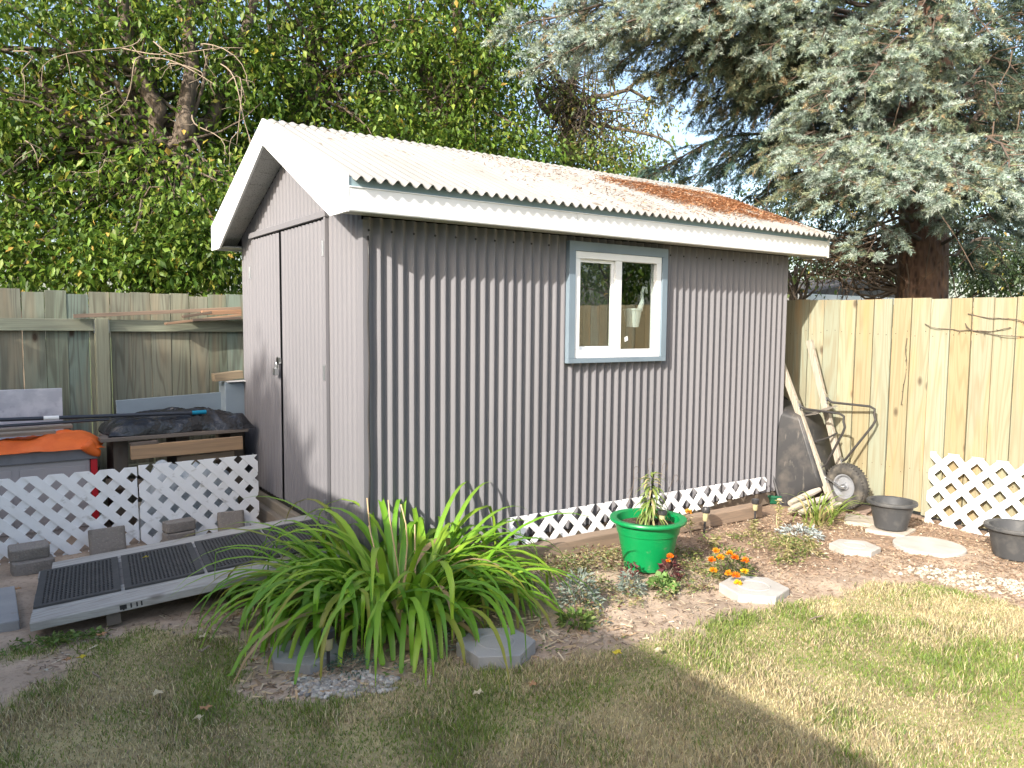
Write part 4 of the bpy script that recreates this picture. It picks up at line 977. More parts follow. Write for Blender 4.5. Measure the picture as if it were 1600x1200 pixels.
solar('small black solar light poked into the soil of the green pot', (gp[0]+.045, gp[1]-.07, .25), .10)

# ------------------------------------------------------------------ stepping stones
def hexstone(label, c, r_, h, rot, m, sx=1.0, name='stepping_stone', group='hexagonal stepping stones', tilt=(0, 0), disc=False):
    n = 36 if disc else 6
    out = [(r_*sx*math.cos(2*math.pi*k/n)*(1+(.015*math.sin(k*2.3) if disc else 0)), r_*math.sin(2*math.pi*k/n)) for k in range(n)]
    mb = MB(); mb.prism(out, -.03, h)
    if not disc:
        mb2 = [(r_*.42*math.cos(2*math.pi*k/24), r_*.42*math.sin(2*math.pi*k/24)) for k in range(24)]
        mb.lathe([(r_*.40, h-.0005), (r_*.42, h+.0025), (r_*.46, h+.0025), (r_*.48, h-.0005)], (0, 0, 0), n=28)
    o = mb.build(name, m, None, bevel=.006); o.location = (*c, 0); o.rotation_euler = (tilt[0], tilt[1], rot)
    return tag(o, label, 'stepping stone', group)
hexstone('grey hexagonal stepping stone in shade at the right foot of the daylily', (.10, -1.15, 0)[:2], .175, .055, .55, M['concrete'])
hexstone('grey hexagonal stepping stone mostly hidden under the left daylily leaves', (-.60, -.72), .16, .030, .3, M['concrete'])
hexstone('sunlit pale hexagonal stepping stone beside the orange marigolds', (1.70, -1.27), .185, .035, .25, M['pale_concrete'])
hexstone('sunlit pale hexagonal stepping stone farther back near the round stone', (2.88, -1.14), .155, .038, .15, M['pale_concrete'])
hexstone('flat round white stepping stone in the mulch by the right fence', (3.36, -1.37), .215, .022, .3, M['pale_concrete'], disc=True, group='round stepping stones')
for lb, c, rot in (('square grey paver under the charcoal pot near the fence', (3.56, -1.0), .2), ('square grey paver lying between wheelbarrow and charcoal pot', (3.66, -.74), .5)):
    mb = MB(); mb.box((-.13, -.13, -.03), (.13, .13, .016)); o = mb.build('square_paver', mat('buff_concrete', (.42, .37, .31), .92, [('noise', 30, (.3, .26, .21), .5, .7, .7)], [('noise', 90, .4, .004)]), None, bevel=.006); o.location = (*c, 0); o.rotation_euler.z = rot; tag(o, lb, 'paver', 'square pavers by the fence')

# ------------------------------------------------------------------ pebbles and ground litter
def pebbles(n, sampler, rlo, rhi, cols):
    bm = bmesh.new(); bmesh.ops.create_icosphere(bm, subdivisions=1, radius=1); bv = np.array([v.co[:] for v in bm.verts]); bf = np.array([[v.index for v in f.verts] for f in bm.faces]); bm.free()
    x, y = sampler(n); n = len(x); r_ = rng.uniform(rlo, rhi, n)
    sc = np.stack([r_*rng.uniform(.8, 1.4, n), r_*rng.uniform(.7, 1.1, n), r_*rng.uniform(.5, .85, n)], -1); a = rng.uniform(0, 6.28, n)
    lump = 1+rng.normal(0, .10, (n, len(bv), 1)); P = bv[None]*lump*sc[:, None]
    ca = np.cos(a)[:, None]; sa = np.sin(a)[:, None]
    V = np.stack([P[..., 0]*ca-P[..., 1]*sa+x[:, None], P[..., 0]*sa+P[..., 1]*ca+y[:, None], P[..., 2]+(gheight(x, y)+r_*.35)[:, None]], -1)
    C = np.repeat((np.array(cols)[rng.integers(0, len(cols), n)]*rng.uniform(.7, 1.2, (n, 1)))[:, None], len(bv), 1)
    F = bf[None]+(np.arange(n)*len(bv))[:, None, None]
    return V.reshape(-1, 3), F.reshape(-1, 3), C.reshape(-1, 3)
pcol = [(.40, .37, .32), (.33, .30, .26), (.46, .43, .38), (.28, .26, .24), (.40, .33, .26)]
def ell(cx_, cy_, rx, ry, rot):
    def f(n):
        a = rng.uniform(0, 6.28, n); q = np.sqrt(rng.uniform(0, 1, n))*(.75+.5*vnoise(np.cos(a)*3+cx_, np.sin(a)*3+cy_, 1.2, 41)); u = q*rx*np.cos(a); v = q*ry*np.sin(a)
        return cx_+u*math.cos(rot)-v*math.sin(rot), cy_+u*math.sin(rot)+v*math.cos(rot)
    return f
V, F_, C_ = pebbles(620, ell(-.57, -1.04, .21, .105, -.55), .006, .015, pcol); tag(np_mesh('pebble_patch', V, F_, M['pebble'], col=C_, smooth=True), 'patch of small grey pebbles in front of the daylily', 'pebbles', kind='stuff')
V, F_, C_ = pebbles(520, ell(2.93, -1.93, .50, .15, -1.15), .006, .016, [(.46, .42, .33), (.40, .36, .28), (.52, .49, .41), (.34, .30, .24)]); tag(np_mesh('pebble_patch', V, F_, M['pebble'], col=C_, smooth=True), 'patch of pale yellowish pebbles at the lower right', 'pebbles', kind='stuff')
V, F_, C_ = pebbles(420, lambda n: (lambda x, y: (x[bedness(x, y) > .6], y[bedness(x, y) > .6]))(rng.uniform(-1.6, 3.9, n*2), rng.uniform(-2.2, .0, n*2)), .003, .010, [(.35, .30, .24), (.42, .38, .31), (.24, .19, .15)]); tag(np_mesh('loose_stones', V, F_, M['pebble'], col=C_, smooth=True), 'loose small stones and clods scattered over the bare soil', 'stones', kind='stuff')
def bed_s(x0, x1, y0, y1, pw=1.0):
    def f(n):
        x = rng.uniform(x0, x1, n); y = rng.uniform(y0, y1, n); k = rng.uniform(0, 1, n) < bedness(x, y)*np.clip(vnoise(x, y, 4, 51)*1.6-.2, .08, 1)**pw; return x[k], y[k]
    return f
gzf = lambda x, y: gheight(x, y)+rng.uniform(.001, .009, len(x))
a1 = litter_patch(26000, bed_s(1.9, 4.1, -2.3, -.2, .6), gzf, .010, .034, [(.38, .27, .18), (.31, .205, .13), (.46, .36, .25), (.21, .145, .10)], .0045)
a2 = litter_patch(9000, bed_s(-1.6, 1.9, -1.5, .1), gzf, .012, .045, [(.42, .33, .22), (.30, .22, .14), (.50, .42, .30), (.16, .11, .08)], .004)
a3 = litter_patch(1500, bed_s(-.9, .8, -1.35, .1, .3), gzf, .03, .09, [(.45, .34, .20), (.38, .26, .15), (.54, .44, .30)], .007)
V, F_, C_ = merge([a1, a2, a3]); tag(np_mesh('ground_litter', V, F_, M['chip'], col=C_), 'brown mulch chips, needles and dry leaf litter on the bed', 'mulch', kind='stuff')

# ------------------------------------------------------------------ bed plants
def bushlet(name, label, cat, c, rad, h, n, lo, hi, wr, pal, parts=(), group=None, m=None, zbias=.5, stems=10):
    t = thing(name, label, cat, (c[0], c[1], 0), group)
    d = rdirs(n, -.15, 1); q = rng.uniform(.35, 1, n)**.6
    P = np.array((c[0], c[1], .01))+d*np.array((rad, rad, h))*q[:, None]; P[:, 2] = np.maximum(P[:, 2], .012)
    D = d*np.array((1, 1, .6))+rng.normal(0, .45, (n, 3)); ln = rng.uniform(lo, hi, n)
    V, F, C = leaf_faces(P, D, rdirs(n, .2, 1), ln, ln*wr, cols_of(n, pal), droop=.15)
    np_mesh('foliage', V, F, m or M['plant'], t, col=C)
    if stems:
        mb = MB()
        for k in range(stems):
            dd = rdirs(1, .2, 1)[0]; mb.tube(curve((c[0], c[1], 0), np.array((c[0], c[1], 0))+dd*np.array((rad, rad, h))*.85, n=3, wob=.006), [.003, .0026, .002, .0014], 5)
        mb.build('stem', M['plant'] if False else M['twig'], t)
    return t
GREY = [(.24, .29, .24), (.19, .24, .20), (.28, .31, .26)]
GRN = [(.10, .17, .035), (.14, .21, .05), (.20, .25, .07)]
DRY = [(.34, .29, .13), (.26, .25, .09), (.42, .36, .20), (.20, .22, .07)]
RED = [(.13, .035, .04), (.10, .05, .045), (.17, .07, .06)]
c = on(905, 945, 2, .0); bushlet('dusty_miller', 'silvery grey leaved plant in the bed below the green pot', 'dusty miller', c, .10, .17, 420, .025, .05, .30, GREY)
c = on(985, 925, 2, 0); bushlet('dusty_miller', 'smaller silvery grey plant just left of the green pot', 'dusty miller', c, .07, .10, 220, .02, .045, .3, GREY)
c = on(1250, 838, 2, 0); bushlet('dusty_miller', 'pale blue grey spreading plant in front of the wheelbarrow', 'dusty miller', c, .15, .05, 320, .02, .045, .3, [(.42, .47, .46), (.36, .41, .40)])
mc = on(1140, 900, 2, 0); mg = bushlet('marigold_plant', 'marigold plant with orange and yellow blooms behind the pale hexagonal stone', 'marigold', mc, .13, .17, 620, .018, .04, .34, [(.10, .15, .04), (.16, .20, .06), (.24, .24, .09)])
def bloom(parent, p, r_, col):
    n = 46; d = rdirs(n, -.1, 1); V, F, C = leaf_faces(np.repeat(np.array(p)[None], n, 0)+d*r_*.2, d, rdirs(n, .2, 1), np.full(n, r_), np.full(n, r_*.6), cols_of(n, [col, tuple(np.array(col)*.8)], .15), fold=.1)
    return np_mesh('bloom', V, F, M['flower'], parent, col=C)
for (u, v, zz, cc) in ((1112, 876, .15, 0), (1126, 872, .17, 1), (1119, 862, .19, 1), (1140, 866, .17, 1), (1148, 872, .15, 0), (1164, 877, .16, 0), (1115, 892, .10, 1), (1139, 897, .09, 1), (1150, 900, .08, 0), (1163, 894, .09, 2), (1153, 912, .04, 2)):
    p = on(u, v, 2, zz); bloom(mg, p, .022, [(.85, .22, .01), (.80, .34, .015), (.82, .52, .02)][cc])
om = thing('marigold_plant', 'single orange marigold on a reddish stem at the foot of the green pot', 'marigold', tuple(on(1052, 900, 2, 0)))
p0_ = om.location; mb = MB(); mb.tube(curve(p0_, on(1047, 872, 2, .13), n=4, wob=.006), .003, 5); mb.build('stem', M['twig'], om)
bloom(om, on(1047, 870, 2, .135), .020, (.85, .20, .01)); bloom(om, on(1044, 877, 2, .115), .014, (.85, .26, .01))
c = on(1046, 905, 2, 0); bushlet('red_leaf_plant', 'dark red leaved plant at the right foot of the green pot', 'coleus', c, .06, .11, 170, .025, .05, .5, RED)
c = on(985, 905, 2, 0); bushlet('red_leaf_plant', 'thin reddish plant left of the green pot', 'coleus', c, .05, .09, 90, .02, .04, .45, RED)
c = on(1035, 920, 2, 0); bushlet('cabbage_weed', 'small round leaved green plant below the green pot', 'weed', c, .06, .05, 90, .035, .06, .75, [(.14, .24, .06), (.18, .30, .09)])
ym = thing('yellow_marigold', 'faded yellow orange flower standing behind the right rim of the green pot', 'marigold', tuple(on(1080, 840, 2, 0)))
tp_ = on(1076, 801, 1, ym.location.y); mb = MB(); mb.tube(curve(ym.location, tp_, n=4, wob=.005), .004, 6); mb.build('stem', M['plant'] if False else M['twig'], ym); bloom(ym, tp_, .026, (.80, .42, .06))
n = 60; d = rdirs(n, -.4, .5); V, F_, C_ = leaf_faces(np.array(tp_)[None]-np.array((0, 0, .05))*rng.uniform(.5, 2.5, (n, 1))+d*.012, d, rdirs(n, .2, 1), rng.uniform(.02, .05, n), rng.uniform(.006, .014, n), cols_of(n, DRY)); np_mesh('foliage', V, F_, M['plant'], ym, col=C_)
# tall drying stems
for k, (u0, v0, u1, v1, lb) in enumerate(((1217, 830, 1218, 782, 'tall pale dry stem topped by a seed head near the timber end'), (1180, 835, 1176, 812, 'short yellowing stem with small leaves left of the seed head'), (1230, 880, 1232, 840, 'leafy yellow green stem between marigolds and grey plant'), (1285, 872, 1262, 838, 'leaning dry yellow stem at the right end of the bed'), (1110, 858, 1122, 838, 'yellow green leafy stem behind the marigolds'))):
    b = on(u0, v0, 2, 0); t_ = on(u1, v1, 1, b[1]); ob = thing('dry_stem_plant', lb, 'weed', tuple(b), 'tall drying stems in the bed')
    mb = MB(); mb.tube(curve(b, t_, n=5, wob=.012), .003, 5); 
    if k == 0: mb.lathe([(0, 0), (.018, .004), (.016, .012), (0, .014)], t_, n=12)
    mb.build('stem', mat('straw_stem', (.50, .42, .24), .85), ob)
    n = 90; q = rng.uniform(.1, 1, (n, 1)); P = np.array(b)[None]*(1-q)+np.array(t_)[None]*q; d = rdirs(n, -.5, .4); V, F_, C_ = leaf_faces(P, d, rdirs(n, .2, 1), rng.uniform(.015, .05, n), rng.uniform(.005, .014, n), cols_of(n, DRY)); np_mesh('foliage', V, F_, M['plant'], ob, col=C_)
# low weeds as ground cover
def weeds(n, fn, hlo, hhi, pal, ln):
    x, y = fn(n); n = len(x); k = 7; P = np.repeat(np.stack([x, y, gheight(x, y)], -1), k, 0)+rng.normal(0, .018, (n*k, 3)); hh = np.repeat(rng.uniform(hlo, hhi, n), k)*rng.uniform(.1, 1, n*k)
    P[:, 2] = np.maximum(gheight(P[:, 0], P[:, 1])+hh, .006); L = rng.uniform(*ln, n*k)
    return leaf_faces(P, rdirs(n*k, -.2, .8), rdirs(n*k, .2, 1), L, L*rng.uniform(.22, .5, n*k), cols_of(n*k, pal), droop=.2)
def cl(x0, x1, y0, y1, sd, th):
    def f(n):
        x = rng.uniform(x0, x1, n); y = rng.uniform(y0, y1, n); k = (vnoise(x, y, 5, sd)*.7+vnoise(x, y, 13, sd+1)*.3 > th) & (bedness(x, y) > .7) & (y < -.27) & (np.hypot(x-gp[0], y-gp[1]) > .17)
        return x[k], y[k]
    return f
MIX = DRY+[(.13, .19, .05), (.20, .25, .10), (.28, .30, .18), (.15, .07, .05), (.36, .28, .18)]
parts = [weeds(1500, cl(.66, 1.75, -1.12, -.25, 61, .42), .01, .10, MIX, (.010, .032)),
         weeds(650, cl(1.6, 2.75, -1.1, -.45, 71, .50), .01, .08, DRY+GRN, (.010, .032)),
         weeds(300, cl(2.5, 3.3, -1.0, -.5, 81, .5), .01, .05, DRY, (.01, .03)),
         weeds(260, cl(-.9, .8, -1.35, -.3, 91, .55), .01, .05, GRN+GREY, (.012, .035)),
         weeds(50, lambda n: (rng.normal(-1.45, .10, n), rng.normal(.02, .04, n)), .01, .05, GRN, (.015, .04))]
V, F_, C_ = merge(parts); tag(np_mesh('low_weeds', V, F_, M['plant'], col=C_), 'low drying weeds and seedlings covering the flower bed', 'weeds', kind='stuff')
c = on(900, 975, 2, 0); bushlet('cabbage_weed', 'low dark green weed at the shaded edge of the bed', 'weed', c, .08, .04, 110, .03, .06, .45, GRN)
c = on(550, 1045, 2, 0); bushlet('low_juniper', 'small blue green sprig beside the pebbles under the daylily', 'weed', c, .10, .05, 260, .012, .03, .25, [(.06, .12, .08), (.09, .15, .11)])
# wire support and dead tendrils behind the pot
for k, (u, v) in enumerate(((990, 735), (1012, 722), (1035, 730), (1052, 748))):
    b = on(u+8, 810, 2, .15); b = np.array((b[0], max(b[1], -.12), .06)); t_ = on(u, v, 1, b[1]); mb = MB()
    pts = curve(b, t_, n=7, wob=.02); e = pts[-1]; pts += [e+np.array((.025*math.cos(a_), 0, .025*math.sin(a_)))+np.array((.025, 0, 0)) for a_ in (2.6, 2.0, 1.4, .8, .1, -.6, -1.3)]
    mb.tube(pts, .0016, 5)
    for q in pts[2:7]:
        d = rng.normal(0, .03, 3); mb.tube([q, q+d*.6, q+d+np.array((0, 0, -.01))], .0012, 4)
    tag(mb.build('curled_tendril', M['bark'], None, origin=b), 'thin curled dry tendril behind the green pot, '+['leftmost of four', 'second from the left', 'third from the left', 'rightmost of four'][k], 'tendril', 'dry tendrils against the shed wall')
# fallen leaves and twigs on the lawn
fl = [(128, 1027, 'y'), (105, 1031, 'b'), (320, 1107, 'b'), (158, 992, 'b'), (310, 1122, 'p'), (747, 1082, 'p'), (964, 1020, 'y'), (832, 1069, 'b'), (318, 994, 'p'), (1028, 1016, 'p'), (228, 871, 'y'), (245, 1083, 'p'), (420, 905, 'p'), (28, 920, 'b')]
for u, v, k in fl:
    p = on(u, v, 2, .03) if u != 228 else on(u, v, 2, .13); mb = MB(); a = random.uniform(0, 6.28); sz = random.uniform(.014, .026)
    out = []
    for j in range(10):
        th = 2*math.pi*j/10; r_ = sz*(1.0 if j % 2 == 0 else .62)*(1.25 if j == 0 else 1)
        out.append((p[0]+r_*math.cos(th+a), p[1]+r_*math.sin(th+a)*.8, p[2]+.006*math.sin(j*2.1)+.004))
    mb.add([p]+out, [(0, 1+j, 1+(j+1) % 10) for j in range(10)], {'y': (.62, .50, .05), 'b': (.42, .24, .12), 'p': (.58, .50, .33)}[k])
    o = mb.build('fallen_leaf', M['leafdry'], None, origin=p, solid=.0012)
    tag(o, {'y': 'bright yellow fallen leaf lying on the ground', 'b': 'curled brown fallen leaf lying on the ground', 'p': 'pale straw coloured fallen leaf lying on the lawn'}[k], 'leaf', {'y': 'yellow fallen leaves', 'b': 'brown fallen leaves', 'p': 'pale fallen leaves'}[k])
for (u0, v0, u1, v1) in ((310, 1016, 327, 1009), (145, 1050, 155, 1058), (915, 1010, 940, 997), (1285, 962, 1265, 968)):
    a = on(u0, v0, 2, .03); b = on(u1, v1, 2, .03); mb = MB(); mb.tube(curve(a, b, n=3, wob=.004), .004, 5); tag(mb.build('fallen_twig', M['twig'], None, origin=a), 'short dry twig lying on the lawn', 'twig', 'short twigs on the lawn')

# ------------------------------------------------------------------ house whose shadow falls across the yard (left, outside the frame)
hs_ = thing('neighbour_house', 'single storey house with pale siding and dark shingle roof left of the yard', 'house', (-7, -4, 0))
HX = -3.69; HY0, HY1 = -11.0, 2.35
mb = MB(); mb.box((-10.4, HY0+.3, 0), (HX-.42, HY1-.3, 2.62)); mb.build('wall', M['wallhouse'], hs_)
mb = MB(); rz = 2.60; rx = (-11.0+HX)/2; rh = 1.15
mb.add([(HX, HY0, rz), (HX, HY1, rz), (rx, HY1, rz+rh), (rx, HY0, rz+rh), (-11, HY0, rz), (-11, HY1, rz), (HX, HY0, rz-.16), (HX, HY1, rz-.16), (-11, HY0, rz-.16), (-11, HY1, rz-.16)],
    [(0, 1, 2, 3), (3, 2, 5, 4), (0, 6, 7, 1), (4, 5, 9, 8), (6, 8, 9, 7), (0, 3, 4, 8, 6), (1, 7, 9, 5, 2)]); mb.build('roof', M['shingle'], hs_)
for y0 in (-8.5, -5.2, -.6):
    mb = MB(); frame_rect(mb, 0, 1.1, 0, 1.0, .06, 0, .05)
    mb2 = MB(); mb2.v = [(HX-.42+b, y0+a, 1.05+c) for a, b, c in mb.v]; mb2.f = mb.f; mb2.c = mb.c; mb2.sd = mb.sd; wf = mb2.build('window', M['vinyl'], hs_)
    mb = MB(); mb.box((HX-.415, y0+.06, 1.11), (HX-.405, y0+1.04, 1.99)); mb.build('pane', mat('dark_glass', (.02, .025, .03), .05, spec=.6), wf)
mb = MB(); mb.box((HX-.425, -3.3, .15), (HX-.38, -2.4, 2.2)); mb.build('door', M['vinyl'], hs_, bevel=.005)

# ------------------------------------------------------------------ trees
PAL_MAPLE = [(.075, .14, .018), (.10, .18, .022), (.14, .22, .03), (.055, .11, .016), (.20, .26, .04)]
YEL = [(.40, .34, .05), (.34, .32, .06), (.45, .30, .07)]
def crown(name, parent, ells, leaf, per, cl_r, pal, yel=.05, hang=.55, fold=.22, mtl=None):
    """ells: (centre, (rx, ry, rz), clump count). Leaves gather round clump centres, clumps fill the ellipsoids"""
    Ps = []; cen = []
    for c, r_, n in ells:
        d = rdirs(n); q = rng.uniform(0, 1, n)**(1/2.4); cc = np.array(c)+d*np.array(r_)*q[:, None]; cen.append(cc)
    cen = np.concatenate(cen); n = len(cen)
    k = np.maximum(4, (per*rng.uniform(.35, 1.6, n)).astype(int)); idx_ = np.repeat(np.arange(n), k); N = len(idx_)
    rr = cl_r*rng.uniform(.6, 1.5, n)
    off = rng.normal(0, 1, (N, 3))*rr[idx_][:, None]*np.array((1, 1, .62)); P = cen[idx_]+off
    out = off/np.maximum(np.linalg.norm(off, axis=1, keepdims=True), 1e-6)
    D = out*.6+rdirs(N)*.8+np.array((0, 0, -hang)); Nn = np.array((0, 0, 1.0))[None]+rng.normal(0, .55, (N, 3))
    ln = leaf*rng.uniform(.55, 1.3, N); cs = cols_of(N, pal, .25)*rng.uniform(.75, 1.25, (n, 1))[idx_]
    yk = (rng.uniform(0, 1, N) < yel*np.where(rng.uniform(0, 1, n) < .15, 5, .6)[idx_]); cs[yk] = cols_of(int(yk.sum()), YEL, .2)
    V, F, C = leaf_faces(P, D, Nn, ln, ln*rng.uniform(.42, .62, N), cs, fold=fold, droop=.12)
    np_mesh(name, V, F, mtl or M['leaf'], parent, col=C)
    return cen
def limbs(mb, start, cen, n, r0, mid=.45, wob=.12, seg=8, sides=6):
    st = np.array(start)
    for c in cen[rng.choice(len(cen), min(n, len(cen)), replace=False)]:
        mb.tube(curve(st, c, n=seg, wob=wob, up=.12), np.linspace(r0, .006, seg+1), sides)
def trunk(parent, paths, cen, nl=30, name='trunk', r_l=.03, m=None):
    """paths: list of (points, radii)"""
    mb = MB()
    for pts, rd in paths:
        out = []; rad = []
        for i in range(len(pts)-1):
            seg = curve(pts[i], pts[i+1], n=5, wob=.04); out += list(seg[:-1]); rad += list(np.linspace(rd[i], rd[i+1], 6)[:-1])
        out.append(np.array(pts[-1])); rad.append(rd[-1]); mb.tube(out, rad, 12)
        if nl and len(cen):
            for c in cen[rng.choice(len(cen), min(nl, len(cen)), replace=False)]:
                dd = [np.linalg.norm(c-o) for o in out[3:]]; j = int(np.argmin(dd))+3; j = max(2, j-2)
                mb.tube(curve(out[j], c, n=6, wob=.10, up=.08), np.linspace(min(r_l, rad[j]*.55), .005, 7), 6)
    return mb.build(name, m or M['bark'], parent, smooth=True)
def E(u, v, d, ru, rv, rd, n):
    c = spot(u, v, d); return (c, (max(ru*d/FPX, .1), rd, max(rv*d/FPX, .1)), n)
def G(u, d, z=-.2):
    p = spot(u, 470, d); return np.array((p[0], p[1], z))
# big maple behind the back fence
t1 = thing('maple_tree', 'large many stemmed maple with dark trunk rising behind the back fence at left', 'tree', tuple(G(262, 9.2, 0)))
cen = crown('crown', t1, [E(110, 300, 8.6, 210, 150, .9, 120), E(30, 170, 8.6, 160, 150, .9, 80), E(330, 330, 8.4, 110, 130, .7, 60), E(210, 60, 9.3, 260, 120, 1.3, 120), E(60, 410, 8.2, 180, 70, .6, 80), E(330, 130, 9.6, 150, 120, 1.0, 70), E(260, 410, 8.3, 150, 60, .6, 60), E(230, 260, 10.6, 250, 200, .8, 130), E(200, -90, 9.5, 330, 120, 1.5, 90), E(-150, 200, 8.5, 160, 260, 1.0, 60)], .088, 56, .19, PAL_MAPLE, .022)
b0 = G(262, 9.2)
fork = spot(258, 255, 9.2)
trunk(t1, [([b0, spot(262, 330, 9.2), fork], [.26, .22, .20]), ([fork, spot(240, 180, 9.3), spot(205, 60, 9.5), spot(190, -80, 9.6)], [.15, .13, .10, .07]), ([fork, spot(250, 170, 9.0), spot(200, 80, 8.9), spot(190, -100, 8.8)], [.10, .085, .07, .05]),
    ([fork, spot(290, 190, 9.0), spot(300, 110, 9.2), spot(275, -60, 9.3)], [.13, .11, .09, .06]), ([spot(262, 300, 9.2), spot(170, 240, 9.0), spot(105, 180, 8.9), spot(60, 120, 9.0)], [.14, .12, .09, .06]), ([fork, spot(320, 200, 9.4), spot(370, 110, 9.6), spot(400, -20, 9.8)], [.11, .09, .07, .05]), ([spot(240, 190, 9.2), spot(150, 120, 9.2), spot(110, 60, 9.3)], [.09, .07, .05])], cen, 26)
for (u0, v0, d0, u1, v1, d1) in ((190, 75, 8.2, 380, 75, 7.9), (225, 90, 8.1, 150, 185, 7.9), (225, 92, 8.1, 340, 135, 7.8), (265, 105, 8.1, 295, 130, 7.9), (220, 60, 8.2, 60, 115, 8.0), (345, 100, 8.1, 395, 230, 7.7), (355, 130, 8.1, 370, 225, 7.8), (180, 260, 8.2, 110, 268, 8.0), (300, 180, 8.2, 350, 255, 7.9), (20, 80, 8, 45, 120, 7.8), (320, 75, 8.2, 390, 140, 7.8), (180, 140, 8.1, 155, 170, 7.9), (40, 225, 8, 60, 265, 7.8), (240, 65, 8.1, 290, 90, 7.9)):
    P0 = spot(u0, v0, d0); P1 = spot(u1, v1, d1); pts = curve(P0, P1, n=9, wob=.07, up=.05); mb = MB(); mb.tube(pts, np.linspace(.008, .003, 10), 6)
    for q in pts[2::2]:
        e = q+np.array((random.gauss(0, .14), random.gauss(0, .1), random.gauss(-.10, .12))); mb.tube(curve(q, e, n=4, wob=.025), np.linspace(.0045, .0015, 5), 5)
    mb.build('bare_twig', M['twig'], t1, smooth=True)
# second maple in the middle
t2 = thing('maple_tree', 'green maple behind the shed roof, its trunk seen above the gable end', 'tree', tuple(G(475, 10.8, 0)))
cen = crown('crown', t2, [E(470, 120, 10.6, 130, 130, 1.0, 75), E(590, 90, 10.8, 130, 120, 1.0, 60), E(430, 280, 10.4, 110, 110, .8, 55), E(560, 210, 10.6, 140, 70, .8, 48), E(520, -60, 10.8, 230, 110, 1.2, 70), E(480, 170, 11.9, 160, 160, .8, 40)], .088, 52, .20, PAL_MAPLE, .022)
b0 = G(480, 10.8); trunk(t2, [([b0, spot(470, 180, 10.8), spot(480, 120, 10.9), spot(500, 20, 11), spot(505, -120, 11)], [.20, .17, .14, .10, .07]), ([spot(470, 180, 10.8), spot(440, 120, 10.8), spot(420, 30, 10.9)], [.11, .08, .05]), ([spot(478, 140, 10.8), spot(560, 90, 10.9), spot(620, 40, 11)], [.10, .08, .05])], cen, 26)
t3 = thing('maple_tree', 'leafy maple with leaning trunk between the two ends of the shed ridge', 'tree', tuple(G(695, 11.6, 0)))
cen = crown('crown', t3, [E(730, 150, 11.4, 110, 110, .9, 70), E(660, 110, 11.8, 90, 100, .8, 30), E(770, 60, 11.2, 90, 110, .9, 50), E(680, 230, 11.2, 110, 40, .7, 36), E(780, 230, 11.2, 100, 40, .7, 40), E(700, -60, 11.6, 190, 110, 1.1, 70)], .088, 52, .20, PAL_MAPLE, .022)
b0 = G(700, 11.6); trunk(t3, [([b0, spot(690, 200, 11.6), spot(665, 110, 11.7), spot(640, 10, 11.8)], [.18, .14, .11, .07]), ([spot(694, 230, 11.6), spot(710, 150, 11.6), spot(720, 60, 11.7), spot(700, -80, 11.7)], [.13, .11, .09, .05]), ([spot(705, 170, 11.6), spot(770, 90, 11.5), spot(800, 0, 11.5)], [.09, .07, .04])], cen, 26)
# thin open tree against the sky
t4 = thing('open_tree', 'thin open crowned tree with dark branches against the pale sky', 'tree', tuple(G(890, 13, 0)))
cen = crown('crown', t4, [E(870, 210, 13, 90, 55, .8, 34), E(940, 190, 13, 90, 60, .8, 34), E(890, 120, 13, 80, 60, .8, 16), E(930, 250, 12.8, 110, 30, .8, 46), E(840, 140, 13, 50, 90, .8, 18), E(1010, 170, 13.2, 60, 60, .6, 8), E(880, 20, 13.2, 120, 70, .9, 20)], .075, 40, .24, [(.09, .13, .03), (.12, .16, .04), (.16, .18, .06), (.20, .17, .07)], .08)
b0 = G(892, 13); trunk(t4, [([b0, spot(888, 200, 13), spot(893, 140, 13), spot(905, 60, 13), spot(915, -60, 13)], [.14, .11, .09, .07, .05]), ([spot(890, 180, 13), spot(930, 150, 13), spot(985, 140, 13.1), spot(1030, 170, 13.2)], [.06, .045, .03, .015]), ([spot(889, 200, 13), spot(840, 150, 13), spot(815, 90, 13)], [.06, .045, .02]), ([spot(892, 150, 13), spot(860, 90, 13), spot(850, 20, 13)], [.05, .04, .02]), ([spot(889, 190, 13), spot(960, 200, 13), spot(1040, 220, 13), spot(1060, 250, 13)], [.04, .03, .02, .01])], cen, 40, r_l=.016)
# rear trees closing the view
def rear(label, u, d, ells, leaf=.10, per=85, pal=None):
    t = thing('background_tree', label, 'tree', tuple(G(u, d, 0)), 'trees far behind the fence'); cen = crown('crown', t, ells, leaf, per, .34, pal or [(.06, .105, .02), (.08, .13, .025), (.10, .15, .03)], .02)
    top = cen.mean(0); b_ = G(u, d); zt = top[2]; trunk(t, [([b_, np.array((top[0], top[1], b_[2]+.5*(zt-b_[2]))), top], [.05*zt, .035*zt, .012*zt])], cen, 16)
rear('dense dark tree farthest left behind the big maple', 60, 13.5, [E(40, 250, 13.5, 230, 250, 1.0, 150), E(20, -40, 13.5, 230, 120, 1.0, 60)])
rear('dense dark tree behind the gap of the two left maples', 330, 14.2, [E(330, 250, 14.2, 170, 230, 1.0, 105), E(330, -20, 14.2, 190, 100, 1.0, 45)])
rear('tree behind the middle maple, partly open to the sky', 620, 15.0, [E(560, 180, 15, 120, 110, .9, 70), E(740, 160, 15, 100, 120, .9, 60), E(640, 60, 15, 160, 90, .9, 50), E(650, 200, 15, 120, 60, .7, 40)])
rear('bright green low bush by the far end of the shed ridge', 1010, 12.5, [E(1000, 262, 12.5, 55, 28, .5, 16), E(950, 275, 12.3, 60, 20, .4, 16), E(860, 268, 12.4, 90, 26, .5, 22)], leaf=.085, per=50, pal=[(.14, .21, .04), (.17, .24, .05), (.11, .17, .03)])
